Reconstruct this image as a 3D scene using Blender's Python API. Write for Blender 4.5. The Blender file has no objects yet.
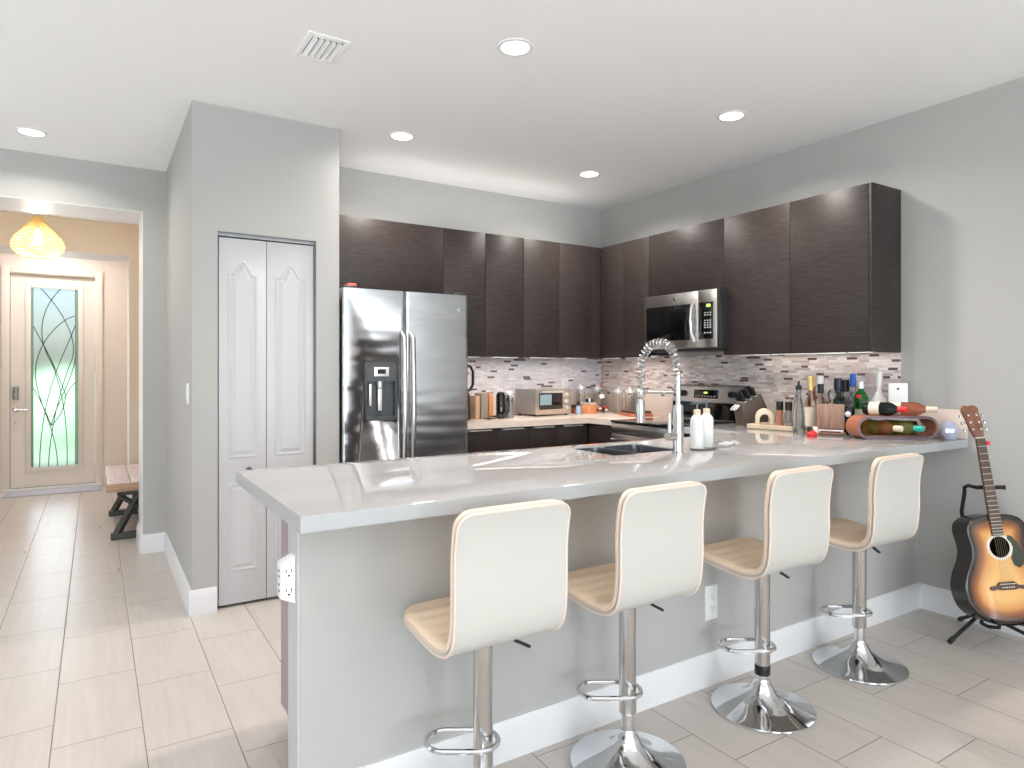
import bpy, bmesh, math, random
from mathutils import Vector, Matrix
from math import sin, cos, pi, radians, sqrt
random.seed(7)
SC = bpy.context.scene
COL = SC.collection

# ------------------------------------------------------------------ camera
cam_d = bpy.data.cameras.new('camera'); cam = bpy.data.objects.new('camera', cam_d); COL.objects.link(cam)
cam_d.sensor_width = 36.0; cam_d.lens = 36.0 * 661.0 / 1024.0
cam_d.shift_y = -13.5 / 1024.0
cam.location = (0, 0, 1.27); cam.rotation_euler = (radians(90), 0, -radians(32.246))
cam_d.clip_start = 0.02; cam_d.clip_end = 200
SC.camera = cam

# ------------------------------------------------------------------ colour management, world
SC.view_settings.view_transform = 'Standard'; SC.view_settings.look = 'None'
SC.view_settings.gamma = 1.0; SC.view_settings.use_curve_mapping = False
SC.view_settings.exposure = 0.43
SC.cycles.use_denoising = True
SC.cycles.max_bounces = 10; SC.cycles.diffuse_bounces = 6; SC.cycles.glossy_bounces = 5
SC.cycles.transmission_bounces = 8; SC.cycles.caustics_reflective = False; SC.cycles.caustics_refractive = False
SC.cycles.sample_clamp_indirect = 4.0
world = bpy.data.worlds.new('world'); SC.world = world; world.use_nodes = True
wn = world.node_tree.nodes; wl = world.node_tree.links
sky = wn.new('ShaderNodeTexSky'); sky.sky_type = 'NISHITA'; sky.sun_disc = False
sky.sun_elevation = radians(48); sky.sun_rotation = radians(200); sky.air_density = 1.0; sky.dust_density = 2.5
wl.new(sky.outputs[0], wn['Background'].inputs[0]); wn['Background'].inputs[1].default_value = 0.22

# ------------------------------------------------------------------ lights (daylight at the glazing behind the camera)
def area(name, loc, rot, sx, sy, power, color=(1, 1, 1), spread=180, shape='RECTANGLE'):
    l = bpy.data.lights.new(name, 'AREA'); l.shape = shape; l.size = sx
    if shape in ('RECTANGLE', 'ELLIPSE'): l.size_y = sy
    l.energy = power; l.color = color; l.spread = radians(spread)
    o = bpy.data.objects.new(name, l); COL.objects.link(o); o.location = loc; o.rotation_euler = rot
    return o
DAY = (0.73, 0.87, 1.0)
area('daylight_patio_door', (2.1, -5.35, 1.15), (radians(119), 0, 0), 1.5, 2.1, 74, DAY)
sun_d = bpy.data.lights.new('sun', 'SUN'); sun_d.energy = 32.0; sun_d.angle = radians(.8); sun_d.color = (.93, .96, 1)
sun = bpy.data.objects.new('sun', sun_d); COL.objects.link(sun); sun.rotation_euler = (radians(50), 0, radians(-33))
area('daylight_rear_window', (-1.2, -5.35, 1.35), (radians(124), 0, 0), 2.2, 1.8, 92, DAY)
area('daylight_side_window', (-2.65, -2.0, 1.3), (radians(118), 0, radians(-90)), 2.1, 1.9, 40, DAY)
area('daylight_hall_window', (-2.65, 3.5, 1.4), (radians(100), 0, radians(-90)), 1.4, 1.6, 14, DAY)
area('daylight_entry_door', (-.37, 8.66, 1.2), (radians(90), 0, radians(180)), .42, 1.85, 5, (0.95, 0.97, 1.0))
LAMP = (1.0, 0.93, 0.87)

# ------------------------------------------------------------------ mesh helper
class MB:
    def __init__(s): s.bm = bmesh.new(); s.t = []
    def _new(s, vs, fs, mat=None):
        bvs = [s.bm.verts.new(mat @ Vector(v) if mat else v) for v in vs]
        out = []
        for f in fs:
            try: out.append(s.bm.faces.new([bvs[i] for i in f]))
            except ValueError: pass
        return bvs, out
    def box(s, x0, y0, z0, x1, y1, z1, bev=0, m=None, seg=2):
        if x0 > x1: x0, x1 = x1, x0
        if y0 > y1: y0, y1 = y1, y0
        if z0 > z1: z0, z1 = z1, z0
        vs = [(x0,y0,z0),(x1,y0,z0),(x1,y1,z0),(x0,y1,z0),(x0,y0,z1),(x1,y0,z1),(x1,y1,z1),(x0,y1,z1)]
        fs = [(3,2,1,0),(4,5,6,7),(0,1,5,4),(1,2,6,5),(2,3,7,6),(3,0,4,7)]
        bv, fc = s._new(vs, fs, m)
        if bev > 0:
            es = list({e for f in fc for e in f.edges})
            bmesh.ops.bevel(s.bm, geom=es, offset=bev, segments=seg, affect='EDGES', profile=.5)
        return s
    def lathe(s, prof, c=(0,0,0), seg=32, m=None, axis=None, cap=True):
        """prof: list of (r, z) bottom to top"""
        T = Matrix.Translation(c)
        if axis is not None: T = T @ Vector((0,0,1)).rotation_difference(Vector(axis)).to_matrix().to_4x4()
        if m: T = m @ T
        rings = []
        for r, z in prof:
            if r <= 1e-6: rings.append([s.bm.verts.new(T @ Vector((0,0,z)))])
            else: rings.append([s.bm.verts.new(T @ Vector((r*cos(2*pi*i/seg), r*sin(2*pi*i/seg), z))) for i in range(seg)])
        for a, b in zip(rings, rings[1:]):
            for i in range(seg):
                j = (i+1) % seg
                if len(a) == 1 and len(b) == 1: continue
                if len(a) == 1: s.bm.faces.new((a[0], b[j], b[i]))
                elif len(b) == 1: s.bm.faces.new((a[i], a[j], b[0]))
                else: s.bm.faces.new((a[i], a[j], b[j], b[i]))
        if cap and len(rings[0]) > 1: s.bm.faces.new(list(reversed(rings[0])))
        if cap and len(rings[-1]) > 1: s.bm.faces.new(rings[-1])
        return s
    def cyl(s, p0, p1, r0, r1=None, seg=20, m=None):
        r1 = r0 if r1 is None else r1
        a = Vector(p0); b = Vector(p1); d = b - a
        return s.lathe([(r0, 0), (r1, d.length)], c=a, seg=seg, m=m, axis=d.normalized())
    def tube(s, pts, r, seg=10, closed=False, m=None, cap=True):
        pts = [Vector(p) for p in pts]; n = len(pts)
        rr = r if isinstance(r, (list, tuple)) else [r]*n
        rings = []; up = None
        for i, p in enumerate(pts):
            if closed: t = pts[(i+1) % n] - pts[i-1]
            else: t = pts[min(i+1, n-1)] - pts[max(i-1, 0)]
            t.normalize()
            if up is None:
                up = Vector((0,0,1)) if abs(t.z) < .9 else Vector((1,0,0))
            up = (up - t*up.dot(t)).normalized(); sd = t.cross(up)
            ring = []
            for k in range(seg):
                a = 2*pi*k/seg; v = p + (up*cos(a) + sd*sin(a))*rr[i]
                ring.append(s.bm.verts.new(m @ v if m else v))
            rings.append(ring)
        pr = list(zip(rings, rings[1:])) + ([(rings[-1], rings[0])] if closed else [])
        for a, b in pr:
            for k in range(seg):
                l = (k+1) % seg; s.bm.faces.new((a[k], b[k], b[l], a[l]))
        if not closed and cap:
            s.bm.faces.new(rings[0]); s.bm.faces.new(list(reversed(rings[-1])))
        return s
    def prism(s, poly, d0, d1, plane='xz', m=None, bev=0):
        """poly 2D extruded between d0 and d1 along the third axis"""
        def P(a, b, d): return {'xz': (a, d, b), 'xy': (a, b, d), 'yz': (d, a, b)}[plane]
        n = len(poly)
        vs = [P(a, b, d0) for a, b in poly] + [P(a, b, d1) for a, b in poly]
        fs = [tuple(range(n)), tuple(reversed(range(n, 2*n)))] + [(i, i+n, (i+1) % n + n, (i+1) % n) for i in range(n)]
        bv, fc = s._new(vs, fs, m)
        if bev > 0:
            es = [e for f in fc[:2] for e in f.edges]
            bmesh.ops.bevel(s.bm, geom=list(set(es)), offset=bev, segments=2, affect='EDGES', profile=.5)
        return s
    def sphere(s, c, r, sx=1, sy=1, sz=1, u=20, v=12, m=None):
        T = Matrix.Translation(c) @ Matrix.Diagonal((sx, sy, sz, 1))
        if m: T = m @ T
        bmesh.ops.create_uvsphere(s.bm, u_segments=u, v_segments=v, radius=r, matrix=T); return s
    def build(s, name, mat, parent=None, world=False, loc=None, rot=None, angle=35, **props):
        bm = s.bm
        bmesh.ops.recalc_face_normals(bm, faces=bm.faces)
        for f in bm.faces: f.smooth = True
        for e in bm.edges:
            if len(e.link_faces) == 2 and e.calc_face_angle(0) > radians(angle): e.smooth = False
        me = bpy.data.meshes.new(name)
        off = Vector((0,0,0))
        if world:
            p = parent
            while p is not None: off += p.location; p = p.parent
            if loc is not None and parent is None: off += Vector(loc)
        if off.length: bmesh.ops.translate(bm, vec=-off, verts=bm.verts)
        bm.to_mesh(me); bm.free()
        o = bpy.data.objects.new(name, me); COL.objects.link(o)
        if parent is not None: o.parent = parent
        if loc is not None: o.location = loc
        if rot is not None: o.rotation_euler = rot
        me.materials.append(mat)
        for k, v in props.items(): o[k] = v
        return o

def thing(name, label, cat, loc=(0,0,0), rz=0, group=None):
    o = bpy.data.objects.new(name, None); COL.objects.link(o); o.location = loc; o.rotation_euler = (0,0,rz)
    o.empty_display_size = .05
    o['label'] = label; o['category'] = cat
    if group: o['group'] = group
    return o
def tag(o, label, cat, group=None):
    o['label'] = label; o['category'] = cat
    if group: o['group'] = group
    return o
def struct(name, mb, mat, parent=None):
    o = mb.build(name, mat, parent)
    if parent is None: o['kind'] = 'structure'
    return o
def copy_tree(o, parent=None):
    c = o.copy(); COL.objects.link(c); c.parent = parent
    for ch in [x for x in COL.objects if x.parent == o]: copy_tree(ch, c)
    return c

# ------------------------------------------------------------------ materials
def srgb(r, g, b):
    f = lambda c: (c/255/12.92) if c/255 <= .04045 else ((c/255+.055)/1.055)**2.4
    return (f(r), f(g), f(b), 1)
def mat(name, col, rough=.5, metal=0, spec=.5, coat=0, trans=0, ior=1.45, emit=None, estr=0, bump=0, bscale=200, alpha=1, sheen=0):
    m = bpy.data.materials.new(name); m.use_nodes = True; nt = m.node_tree; b = nt.nodes['Principled BSDF']
    b.inputs['Base Color'].default_value = col; b.inputs['Roughness'].default_value = rough
    b.inputs['Metallic'].default_value = metal; b.inputs['Specular IOR Level'].default_value = spec
    b.inputs['Coat Weight'].default_value = coat; b.inputs['Transmission Weight'].default_value = trans
    b.inputs['IOR'].default_value = ior; b.inputs['Alpha'].default_value = alpha
    if emit: b.inputs['Emission Color'].default_value = emit; b.inputs['Emission Strength'].default_value = estr
    tc = nt.nodes.new('ShaderNodeTexCoord'); nz = nt.nodes.new('ShaderNodeTexNoise')
    nz.inputs['Scale'].default_value = bscale; nz.inputs['Detail'].default_value = 2
    nt.links.new(tc.outputs['Object'], nz.inputs['Vector'])
    if bump:
        bp = nt.nodes.new('ShaderNodeBump'); bp.inputs['Strength'].default_value = bump; bp.inputs['Distance'].default_value = .002
        nt.links.new(nz.outputs['Fac'], bp.inputs['Height']); nt.links.new(bp.outputs[0], b.inputs['Normal'])
    elif rough > .05:
        mr = nt.nodes.new('ShaderNodeMapRange'); mr.inputs['To Min'].default_value = rough*.92; mr.inputs['To Max'].default_value = min(1, rough*1.08)
        nt.links.new(nz.outputs['Fac'], mr.inputs['Value']); nt.links.new(mr.outputs[0], b.inputs['Roughness'])
    return m
def nodes(m): return m.node_tree.nodes, m.node_tree.links, m.node_tree.nodes['Principled BSDF']
def ramp(nt, stops, interp='LINEAR'):
    r = nt.nodes.new('ShaderNodeValToRGB'); r.color_ramp.interpolation = interp
    el = r.color_ramp.elements
    el[0].position, el[0].color = stops[0]; el[1].position, el[1].color = stops[1]
    for p, c in stops[2:]:
        e = el.new(p); e.color = c
    return r
def math_n(nt, op, a, b=None, c=None):
    n = nt.nodes.new('ShaderNodeMath'); n.operation = op
    for i, v in enumerate((a, b, c)):
        if v is None: continue
        if isinstance(v, (int, float)): n.inputs[i].default_value = v
        else: nt.links.new(v, n.inputs[i])
    return n.outputs[0]

M = {}
M['wall'] = mat('wall_paint', srgb(180, 179, 176), .75, spec=.35, bump=.25, bscale=160)
M['wall_tan'] = mat('tan_wall_paint', srgb(222, 208, 190), .75, spec=.3, bump=.2, bscale=160)
M['wall_beige'] = mat('beige_wall_paint', srgb(232, 222, 214), .75, spec=.3, bump=.2, bscale=160)
M['ceiling'] = mat('ceiling_paint', srgb(246, 246, 247), .9, spec=.2, bump=.3, bscale=90)
M['trim'] = mat('white_trim', srgb(228, 228, 229), .45)
M['door'] = mat('door_white', srgb(200, 199, 201), .42)
M['entry'] = mat('entry_door_paint', srgb(236, 228, 219), .4)
M['white'] = mat('white_plastic', srgb(236, 236, 236), .35)
M['black'] = mat('black_plastic', srgb(22, 22, 24), .4)
M['blackgloss'] = mat('black_glass', srgb(8, 8, 10), .06, coat=.5)
M['rubber'] = mat('black_rubber', srgb(26, 26, 27), .7)
M['chrome'] = mat('chrome', (.74, .75, .77, 1), .07, metal=1)
M['brushed'] = mat('brushed_nickel', (.62, .60, .58, 1), .24, metal=1)
M['nickel'] = mat('bright_nickel', (.62, .61, .60, 1), .22, metal=1)
M['alu'] = mat('satin_aluminium', (.92, .91, .89, 1), .42, metal=.75)
M['darkmetal'] = mat('dark_metal', (.10, .10, .105, 1), .35, metal=.9)
M['greymetal'] = mat('grey_metal', (.30, .30, .30, 1), .4, metal=.7)
M['disp'] = mat('dispenser_housing', srgb(88, 90, 92), .35, metal=.3)
M['steel'] = mat('stainless_steel', (.36, .36, .38, 1), .25, metal=1)
M['leather_w'] = mat('white_leatherette', srgb(192, 190, 184), .42, bump=.08, bscale=500)
M['leather_t'] = mat('cream_leatherette', srgb(238, 216, 190), .45, bump=.08, bscale=500)
M['leather_e'] = mat('peach_piping', srgb(224, 204, 190), .45)
M['glass'] = mat('clear_glass', (.95, .97, .97, 1), .02, trans=1, ior=1.3)
M['red'] = mat('red_plastic', srgb(214, 40, 44), .35)
M['amber'] = mat('amber_glass', srgb(190, 120, 60), .05, trans=.75, ior=1.35)
M['olive'] = mat('olive_glass', srgb(150, 150, 80), .05, trans=.7, ior=1.35)
M['green'] = mat('green_glass', srgb(40, 130, 50), .05, trans=.55, ior=1.4)
M['darkglass'] = mat('dark_glass', srgb(28, 34, 34), .05, trans=.2, ior=1.4)
M['rose'] = mat('rose_glass', srgb(196, 118, 88), .05, trans=.6, ior=1.35)
M['smoke'] = mat('smoky_glass', srgb(196, 200, 202), .06, trans=.85, ior=1.35)
M['paper'] = mat('label_paper', srgb(226, 214, 196), .7)
M['gold'] = mat('gold_foil', srgb(206, 178, 120), .3, metal=.6)
M['blue'] = mat('blue_foil', srgb(50, 100, 190), .3)
M['teal'] = mat('teal_foil', srgb(30, 180, 160), .3)
M['navy'] = mat('navy_plastic', srgb(34, 44, 60), .35)
M['ceramic'] = mat('white_ceramic', srgb(236, 234, 232), .15, coat=.3)
M['cream'] = mat('cream_stone', srgb(222, 208, 186), .5)
M['walnut'] = mat('walnut_mill', srgb(176, 116, 88), .35)
M['brownwood'] = mat('brown_wood', srgb(140, 104, 86), .5)
M['bentwood'] = mat('bent_barrel_wood', srgb(166, 104, 76), .4)
M['purplewood'] = mat('wine_stained_wood', srgb(120, 98, 108), .45)
M['kraft'] = mat('kraft_card', srgb(196, 164, 132), .7)
M['orange'] = mat('orange_wood', srgb(206, 140, 96), .5)
M['cabside'] = mat('mauve_cabinet_side', srgb(168, 150, 160), .5, bump=.2, bscale=80)
M['lens'] = mat('lamp_lens', (1, 1, 1, 1), .5, emit=(1, .96, .9, 1), estr=5)
M['lens_dim'] = mat('led_diffuser', (1, 1, 1, 1), .5, emit=(1, .93, .86, 1), estr=1.5)
M['bulb'] = mat('pendant_bulb', (1, 1, 1, 1), .5, emit=(1, .85, .6, 1), estr=5)
M['lcd'] = mat('green_display', (.1, .3, .05, 1), .3, emit=(.6, 1, .15, 1), estr=1.2)
M['lcdw'] = mat('white_digits', (.9, .9, 1, 1), .3, emit=(.9, .92, 1, 1), estr=2.0)
M['key'] = mat('key_marks', srgb(190, 190, 190), .5)
M['speaker'] = mat('speaker_fabric', srgb(172, 176, 196), .7, bump=.2, bscale=900)
M['ebony'] = mat('ebony_board', srgb(82, 58, 50), .4)
M['neckwood'] = mat('neck_mahogany', srgb(110, 70, 50), .35)
M['headwood'] = mat('headstock_veneer', srgb(128, 84, 66), .3)
M['gside'] = mat('guitar_side', srgb(34, 22, 18), .22, coat=.2)
M['pickguard'] = mat('dark_pickguard', srgb(52, 60, 48), .12, coat=.5)
M['pearl'] = mat('ivory_binding', srgb(222, 212, 196), .3)
M['string'] = mat('string_metal', (.30, .25, .18, 1), .4, metal=1)
M['fretwire'] = mat('fret_wire', (.70, .66, .6, 1), .4, metal=.8)
M['benchgrey'] = mat('weathered_grey_wood', srgb(72, 74, 68), .6, bump=.3, bscale=60)
M['grout'] = mat('grout', srgb(110, 100, 94), .8)

# dark horizontal grain cabinet laminate
def wood_grain(name, c1, c2, stretch, rough, bump=.25, scale=40):
    m = mat(name, c1, rough, spec=.35 if name.startswith('espresso') else .5); ns, lk, b = nodes(m); nt = m.node_tree
    tc = ns.new('ShaderNodeTexCoord'); mp = ns.new('ShaderNodeMapping'); mp.inputs['Scale'].default_value = stretch
    nz = ns.new('ShaderNodeTexNoise'); nz.inputs['Scale'].default_value = scale; nz.inputs['Detail'].default_value = 5
    lk.new(tc.outputs['Object'], mp.inputs[0]); lk.new(mp.outputs[0], nz.inputs['Vector'])
    r = ramp(nt, [(.3, c1), (.7, c2)]); lk.new(nz.outputs['Fac'], r.inputs[0]); lk.new(r.outputs[0], b.inputs['Base Color'])
    bp = ns.new('ShaderNodeBump'); bp.inputs['Strength'].default_value = bump; bp.inputs['Distance'].default_value = .0015
    lk.new(nz.outputs['Fac'], bp.inputs['Height']); lk.new(bp.outputs[0], b.inputs['Normal'])
    return m
M['cab'] = wood_grain('espresso_laminate', srgb(40, 34, 33), srgb(60, 52, 50), (1, 1, 14), .40, .3, 12)
M['cabdark'] = wood_grain('espresso_panel', srgb(44, 38, 38), srgb(62, 54, 52), (1, 1, 10), .45, .2, 14)
M['tray'] = wood_grain('light_tray_wood', srgb(196, 176, 150), srgb(222, 204, 180), (1, 6, 6), .5, .1, 10)
M['board'] = wood_grain('red_board_wood', srgb(150, 84, 60), srgb(186, 112, 82), (1, 8, 8), .4, .1, 10)
M['benchtop'] = wood_grain('bench_top_wood', srgb(196, 184, 190), srgb(222, 210, 212), (8, 1, 8), .5, .1, 8)
M['benchedge'] = wood_grain('bench_edge_wood', srgb(150, 118, 92), srgb(186, 152, 124), (1, 1, 8), .5, .1, 10)
M['plaque'] = wood_grain('coaster_wood', srgb(140, 106, 92), srgb(172, 136, 118), (8, 8, 1), .5, .1, 8)
M['wallend'] = mat('textured_wall_end', srgb(196, 192, 196), .7, bump=.6, bscale=120)

# quartz
m = mat('white_quartz', srgb(222, 217, 212), .05, spec=.7); ns, lk, b = nodes(m)
tc = ns.new('ShaderNodeTexCoord'); v = ns.new('ShaderNodeTexNoise'); v.inputs['Scale'].default_value = 350; v.inputs['Detail'].default_value = 1
lk.new(tc.outputs['Object'], v.inputs['Vector']); r = ramp(m.node_tree, [(.3, srgb(160, 157, 156)), (.5, srgb(178, 175, 174))]); lk.new(v.outputs['Fac'], r.inputs[0]); lk.new(r.outputs[0], b.inputs['Base Color'])
M['quartz'] = m
M['upstand'] = mat('lit_quartz', srgb(226, 210, 198), .2)  # lit copy of the quartz: warm counter light put into its colour
m = mat('grey_white_quartz_edge', srgb(170, 172, 173), .38, spec=.3); M['quartz_e'] = m

# fridge steel: brushed with gentle waves
m = mat('wavy_stainless', (.58, .59, .61, 1), .24, metal=1); ns, lk, b = nodes(m)
tc = ns.new('ShaderNodeTexCoord'); mp = ns.new('ShaderNodeMapping'); mp.inputs['Scale'].default_value = (1.2, 1, 5)
nz = ns.new('ShaderNodeTexNoise'); nz.inputs['Scale'].default_value = 1.6; nz.inputs['Detail'].default_value = 1.0
lk.new(tc.outputs['Object'], mp.inputs[0]); lk.new(mp.outputs[0], nz.inputs['Vector'])
bp = ns.new('ShaderNodeBump'); bp.inputs['Strength'].default_value = .9; bp.inputs['Distance'].default_value = .016
lk.new(nz.outputs['Fac'], bp.inputs['Height']); lk.new(bp.outputs[0], b.inputs['Normal'])
M['fridge'] = m

# floor tiles: 0.27 x 0.54, long side away from camera, third-offset running bond
def tile_floor():
    m = mat('floor_tile', srgb(208, 198, 190), .22, spec=.5); ns, lk, b = nodes(m); nt = m.node_tree
    tc = ns.new('ShaderNodeTexCoord'); sp = ns.new('ShaderNodeSeparateXYZ'); lk.new(tc.outputs['Object'], sp.inputs[0])
    W, L = .27, .54
    cx = math_n(nt, 'DIVIDE', math_n(nt, 'SUBTRACT', sp.outputs[0], .415), W)
    k = math_n(nt, 'FLOOR', cx); fx = math_n(nt, 'SUBTRACT', cx, k)
    cy = math_n(nt, 'DIVIDE', math_n(nt, 'ADD', math_n(nt, 'SUBTRACT', sp.outputs[1], 2.335), math_n(nt, 'MULTIPLY', k, .18)), L)
    j = math_n(nt, 'FLOOR', cy); fy = math_n(nt, 'SUBTRACT', cy, j)
    ex = math_n(nt, 'MULTIPLY', math_n(nt, 'MINIMUM', fx, math_n(nt, 'SUBTRACT', 1, fx)), W)
    ey = math_n(nt, 'MULTIPLY', math_n(nt, 'MINIMUM', fy, math_n(nt, 'SUBTRACT', 1, fy)), L)
    e = math_n(nt, 'MINIMUM', ex, ey)
    mask = math_n(nt, 'LESS_THAN', e, .0016)
    cmb = ns.new('ShaderNodeCombineXYZ'); lk.new(k, cmb.inputs[0]); lk.new(j, cmb.inputs[1])
    wn_ = ns.new('ShaderNodeTexWhiteNoise'); lk.new(cmb.outputs[0], wn_.inputs['Vector'])
    mp = ns.new('ShaderNodeMapping'); mp.inputs['Scale'].default_value = (9, .7, 1); lk.new(tc.outputs['Object'], mp.inputs[0])
    ad = ns.new('ShaderNodeVectorMath'); lk.new(mp.outputs[0], ad.inputs[0]); lk.new(wn_.outputs['Color'], ad.inputs[1])
    nz = ns.new('ShaderNodeTexNoise'); nz.inputs['Scale'].default_value = 4; nz.inputs['Detail'].default_value = 5; nz.inputs['Distortion'].default_value = .6
    lk.new(ad.outputs[0], nz.inputs['Vector'])
    r = ramp(nt, [(.2, srgb(190, 182, 175)), (.8, srgb(204, 196, 189))]); lk.new(nz.outputs['Fac'], r.inputs[0])
    tone = math_n(nt, 'ADD', math_n(nt, 'MULTIPLY', wn_.outputs['Value'], .04), .97)
    mul = ns.new('ShaderNodeVectorMath'); mul.operation = 'SCALE'; lk.new(r.outputs[0], mul.inputs[0]); lk.new(tone, mul.inputs['Scale'])
    mx = ns.new('ShaderNodeMix'); mx.data_type = 'RGBA'; lk.new(mask, mx.inputs[0]); lk.new(mul.outputs[0], mx.inputs[6]); mx.inputs[7].default_value = srgb(132, 120, 112)
    lk.new(mx.outputs[2], b.inputs['Base Color'])
    hr = math_n(nt, 'MINIMUM', math_n(nt, 'DIVIDE', e, .004), 1)
    bp = ns.new('ShaderNodeBump'); bp.inputs['Strength'].default_value = .5; bp.inputs['Distance'].default_value = .002
    lk.new(hr, bp.inputs['Height']); lk.new(bp.outputs[0], b.inputs['Normal'])
    rg = math_n(nt, 'ADD', math_n(nt, 'MULTIPLY', nz.outputs['Fac'], .12), math_n(nt, 'ADD', math_n(nt, 'MULTIPLY', mask, .5), .24))
    lk.new(rg, b.inputs['Roughness'])
    return m
M['floor'] = tile_floor()

# linear mosaic
def mosaic(name, axis, pal):
    m = mat(name, (1,1,1,1), .25); ns, lk, b = nodes(m); nt = m.node_tree
    tc = ns.new('ShaderNodeTexCoord'); sp = ns.new('ShaderNodeSeparateXYZ'); lk.new(tc.outputs['Object'], sp.inputs[0])
    zc = math_n(nt, 'DIVIDE', sp.outputs[2], .0155); row = math_n(nt, 'FLOOR', zc); fz = math_n(nt, 'SUBTRACT', zc, row)
    w1 = ns.new('ShaderNodeTexWhiteNoise'); w1.noise_dimensions = '1D'; lk.new(row, w1.inputs['W'])
    wd = math_n(nt, 'ADD', math_n(nt, 'MULTIPLY', w1.outputs['Value'], .04), .034)
    hc = math_n(nt, 'ADD', math_n(nt, 'DIVIDE', sp.outputs[axis], wd), math_n(nt, 'MULTIPLY', w1.outputs['Value'], 17.3))
    colm = math_n(nt, 'FLOOR', hc); fh = math_n(nt, 'SUBTRACT', hc, colm)
    cmb = ns.new('ShaderNodeCombineXYZ'); lk.new(row, cmb.inputs[0]); lk.new(colm, cmb.inputs[1])
    w2 = ns.new('ShaderNodeTexWhiteNoise'); lk.new(cmb.outputs[0], w2.inputs['Vector'])
    r = ramp(nt, pal, 'CONSTANT'); lk.new(w2.outputs['Value'], r.inputs[0])
    ez = math_n(nt, 'MULTIPLY', math_n(nt, 'MINIMUM', fz, math_n(nt, 'SUBTRACT', 1, fz)), .0155)
    eh = math_n(nt, 'MULTIPLY', math_n(nt, 'MINIMUM', fh, math_n(nt, 'SUBTRACT', 1, fh)), wd)
    mask = math_n(nt, 'LESS_THAN', math_n(nt, 'MINIMUM', ez, eh), .0009)
    mx = ns.new('ShaderNodeMix'); mx.data_type = 'RGBA'; lk.new(mask, mx.inputs[0]); lk.new(r.outputs[0], mx.inputs[6]); mx.inputs[7].default_value = srgb(206, 196, 192)
    lk.new(mx.outputs[2], b.inputs['Base Color'])
    w3 = math_n(nt, 'FRACT', math_n(nt, 'MULTIPLY', w2.outputs['Value'], 7.7))
    lk.new(math_n(nt, 'ADD', math_n(nt, 'MULTIPLY', w3, .45), .08), b.inputs['Roughness'])
    return m
PAL = [(0, srgb(218, 206, 202)), (.14, srgb(232, 222, 218)), (.32, srgb(204, 190, 186)), (.46, srgb(222, 214, 216)), (.60, srgb(214, 200, 192)), (.74, srgb(190, 176, 172)), (.86, srgb(236, 230, 228)), (.945, srgb(104, 86, 82))]
M['mosaic_r'] = mosaic('mosaic_right', 1, PAL)
PAL2 = [(0, srgb(224, 220, 225)), (.16, srgb(230, 227, 230)), (.34, srgb(218, 214, 220)), (.48, srgb(225, 224, 233)), (.62, srgb(224, 218, 219)), (.76, srgb(212, 209, 219)), (.87, srgb(235, 234, 238)), (.945, srgb(112, 100, 106))]
M['mosaic_b'] = mosaic('mosaic_rear', 0, PAL2)

# decorative door glass: frosted, slightly green
m = mat('frosted_door_glass', (.84, .90, .90, 1), .35, trans=.85, ior=1.1, bump=.5, bscale=60); M['frosted'] = m
M['came'] = mat('lead_came', srgb(50, 70, 62), .4, metal=.3)
M['bevelglass'] = mat('green_bevel_glass', srgb(176, 208, 190), .25, trans=.5, ior=1.2)
M['hedge'] = mat('hedge_leaves', srgb(96, 122, 96), .8, bump=1, bscale=30)
M['lawn'] = mat('lawn', srgb(98, 110, 96), .9, bump=.5, bscale=40)
M['patio'] = mat('patio_paving', srgb(200, 196, 190), .8)
M['rattan'] = mat('rattan', srgb(236, 206, 132), .5, emit=(1, .78, .38, 1), estr=.0)

# ------------------------------------------------------------------ room shell
RX, RY, CZ = 3.747, 4.479, 2.672
struct('floor', MB().box(-3.0, -5.6, -.1, 3.95, 8.85, 0), M['floor'])
struct('ceiling', MB().box(-3.0, -5.6, CZ, 3.95, 8.85, CZ+.1), M['ceiling'])
struct('wall_right', MB().box(RX, -5.6, 0, 3.9, 4.62, CZ), M['wall'])
struct('wall_rear', MB().box(1.2, RY, 0, RX, 4.62, CZ), M['wall'])
DX0, DX1, DZ = .548, 1.068, 2.01
PF = 3.784
w = MB(); w.box(.425, PF, 0, DX0, PF+.1, CZ); w.box(DX1, PF, 0, 1.2, PF+.1, CZ); w.box(DX0, PF, DZ, DX1, PF+.1, CZ)
struct('wall_pantry', w, M['wall'])
struct('wall_pantry_side', MB().box(1.1, PF+.1, 0, 1.2, 4.62, CZ), M['wall'])
struct('wall_hall', MB().box(.425, PF+.1, 0, .525, 5.246, CZ), M['wall'])
struct('wall_pantry_back', MB().box(.525, 4.5, 0, 1.1, 4.62, CZ), M['wall'])
OX, OZ = .281, 2.372
w = MB(); w.box(OX, 5.246, 0, .7, 5.68, CZ); w.box(-2.9, 5.246, OZ, OX, 5.68, CZ); w.box(-2.9, 5.246, 0, -1.7, 5.68, OZ)
struct('wall_entry', w, M['wall'])
w = MB(); w.box(OX, 7.338, 0, .7, 7.77, CZ); w.box(-1.7, 7.338, OZ, OX, 7.77, CZ); w.box(-1.7, 7.338, 0, -1.3, 7.77, OZ)
struct('wall_foyer', w, M['wall_tan'])
struct('trim_1', MB().box(-1.7, 5.247, OZ-.004, OX, 5.679, OZ), M['trim'])
struct('trim_2', MB().box(OX-.004, 5.247, 0, OX, 5.679, OZ-.004), M['trim'])
struct('trim_3', MB().box(-1.3, 7.339, OZ-.004, OX, 7.769, OZ), M['trim'])
struct('trim_4', MB().box(OX-.004, 7.339, 0, OX, 7.769, OZ-.004), M['trim'])
struct('wall_foyer_right', MB().box(.6, 5.68, 0, .7, 8.85, CZ), M['wall_tan'])
struct('wall_foyer_left', MB().box(-1.9, 5.68, 0, -1.7, 8.85, CZ), M['wall_tan'])
EX0, EX1, EZ = -.76, .005, 2.295
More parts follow.
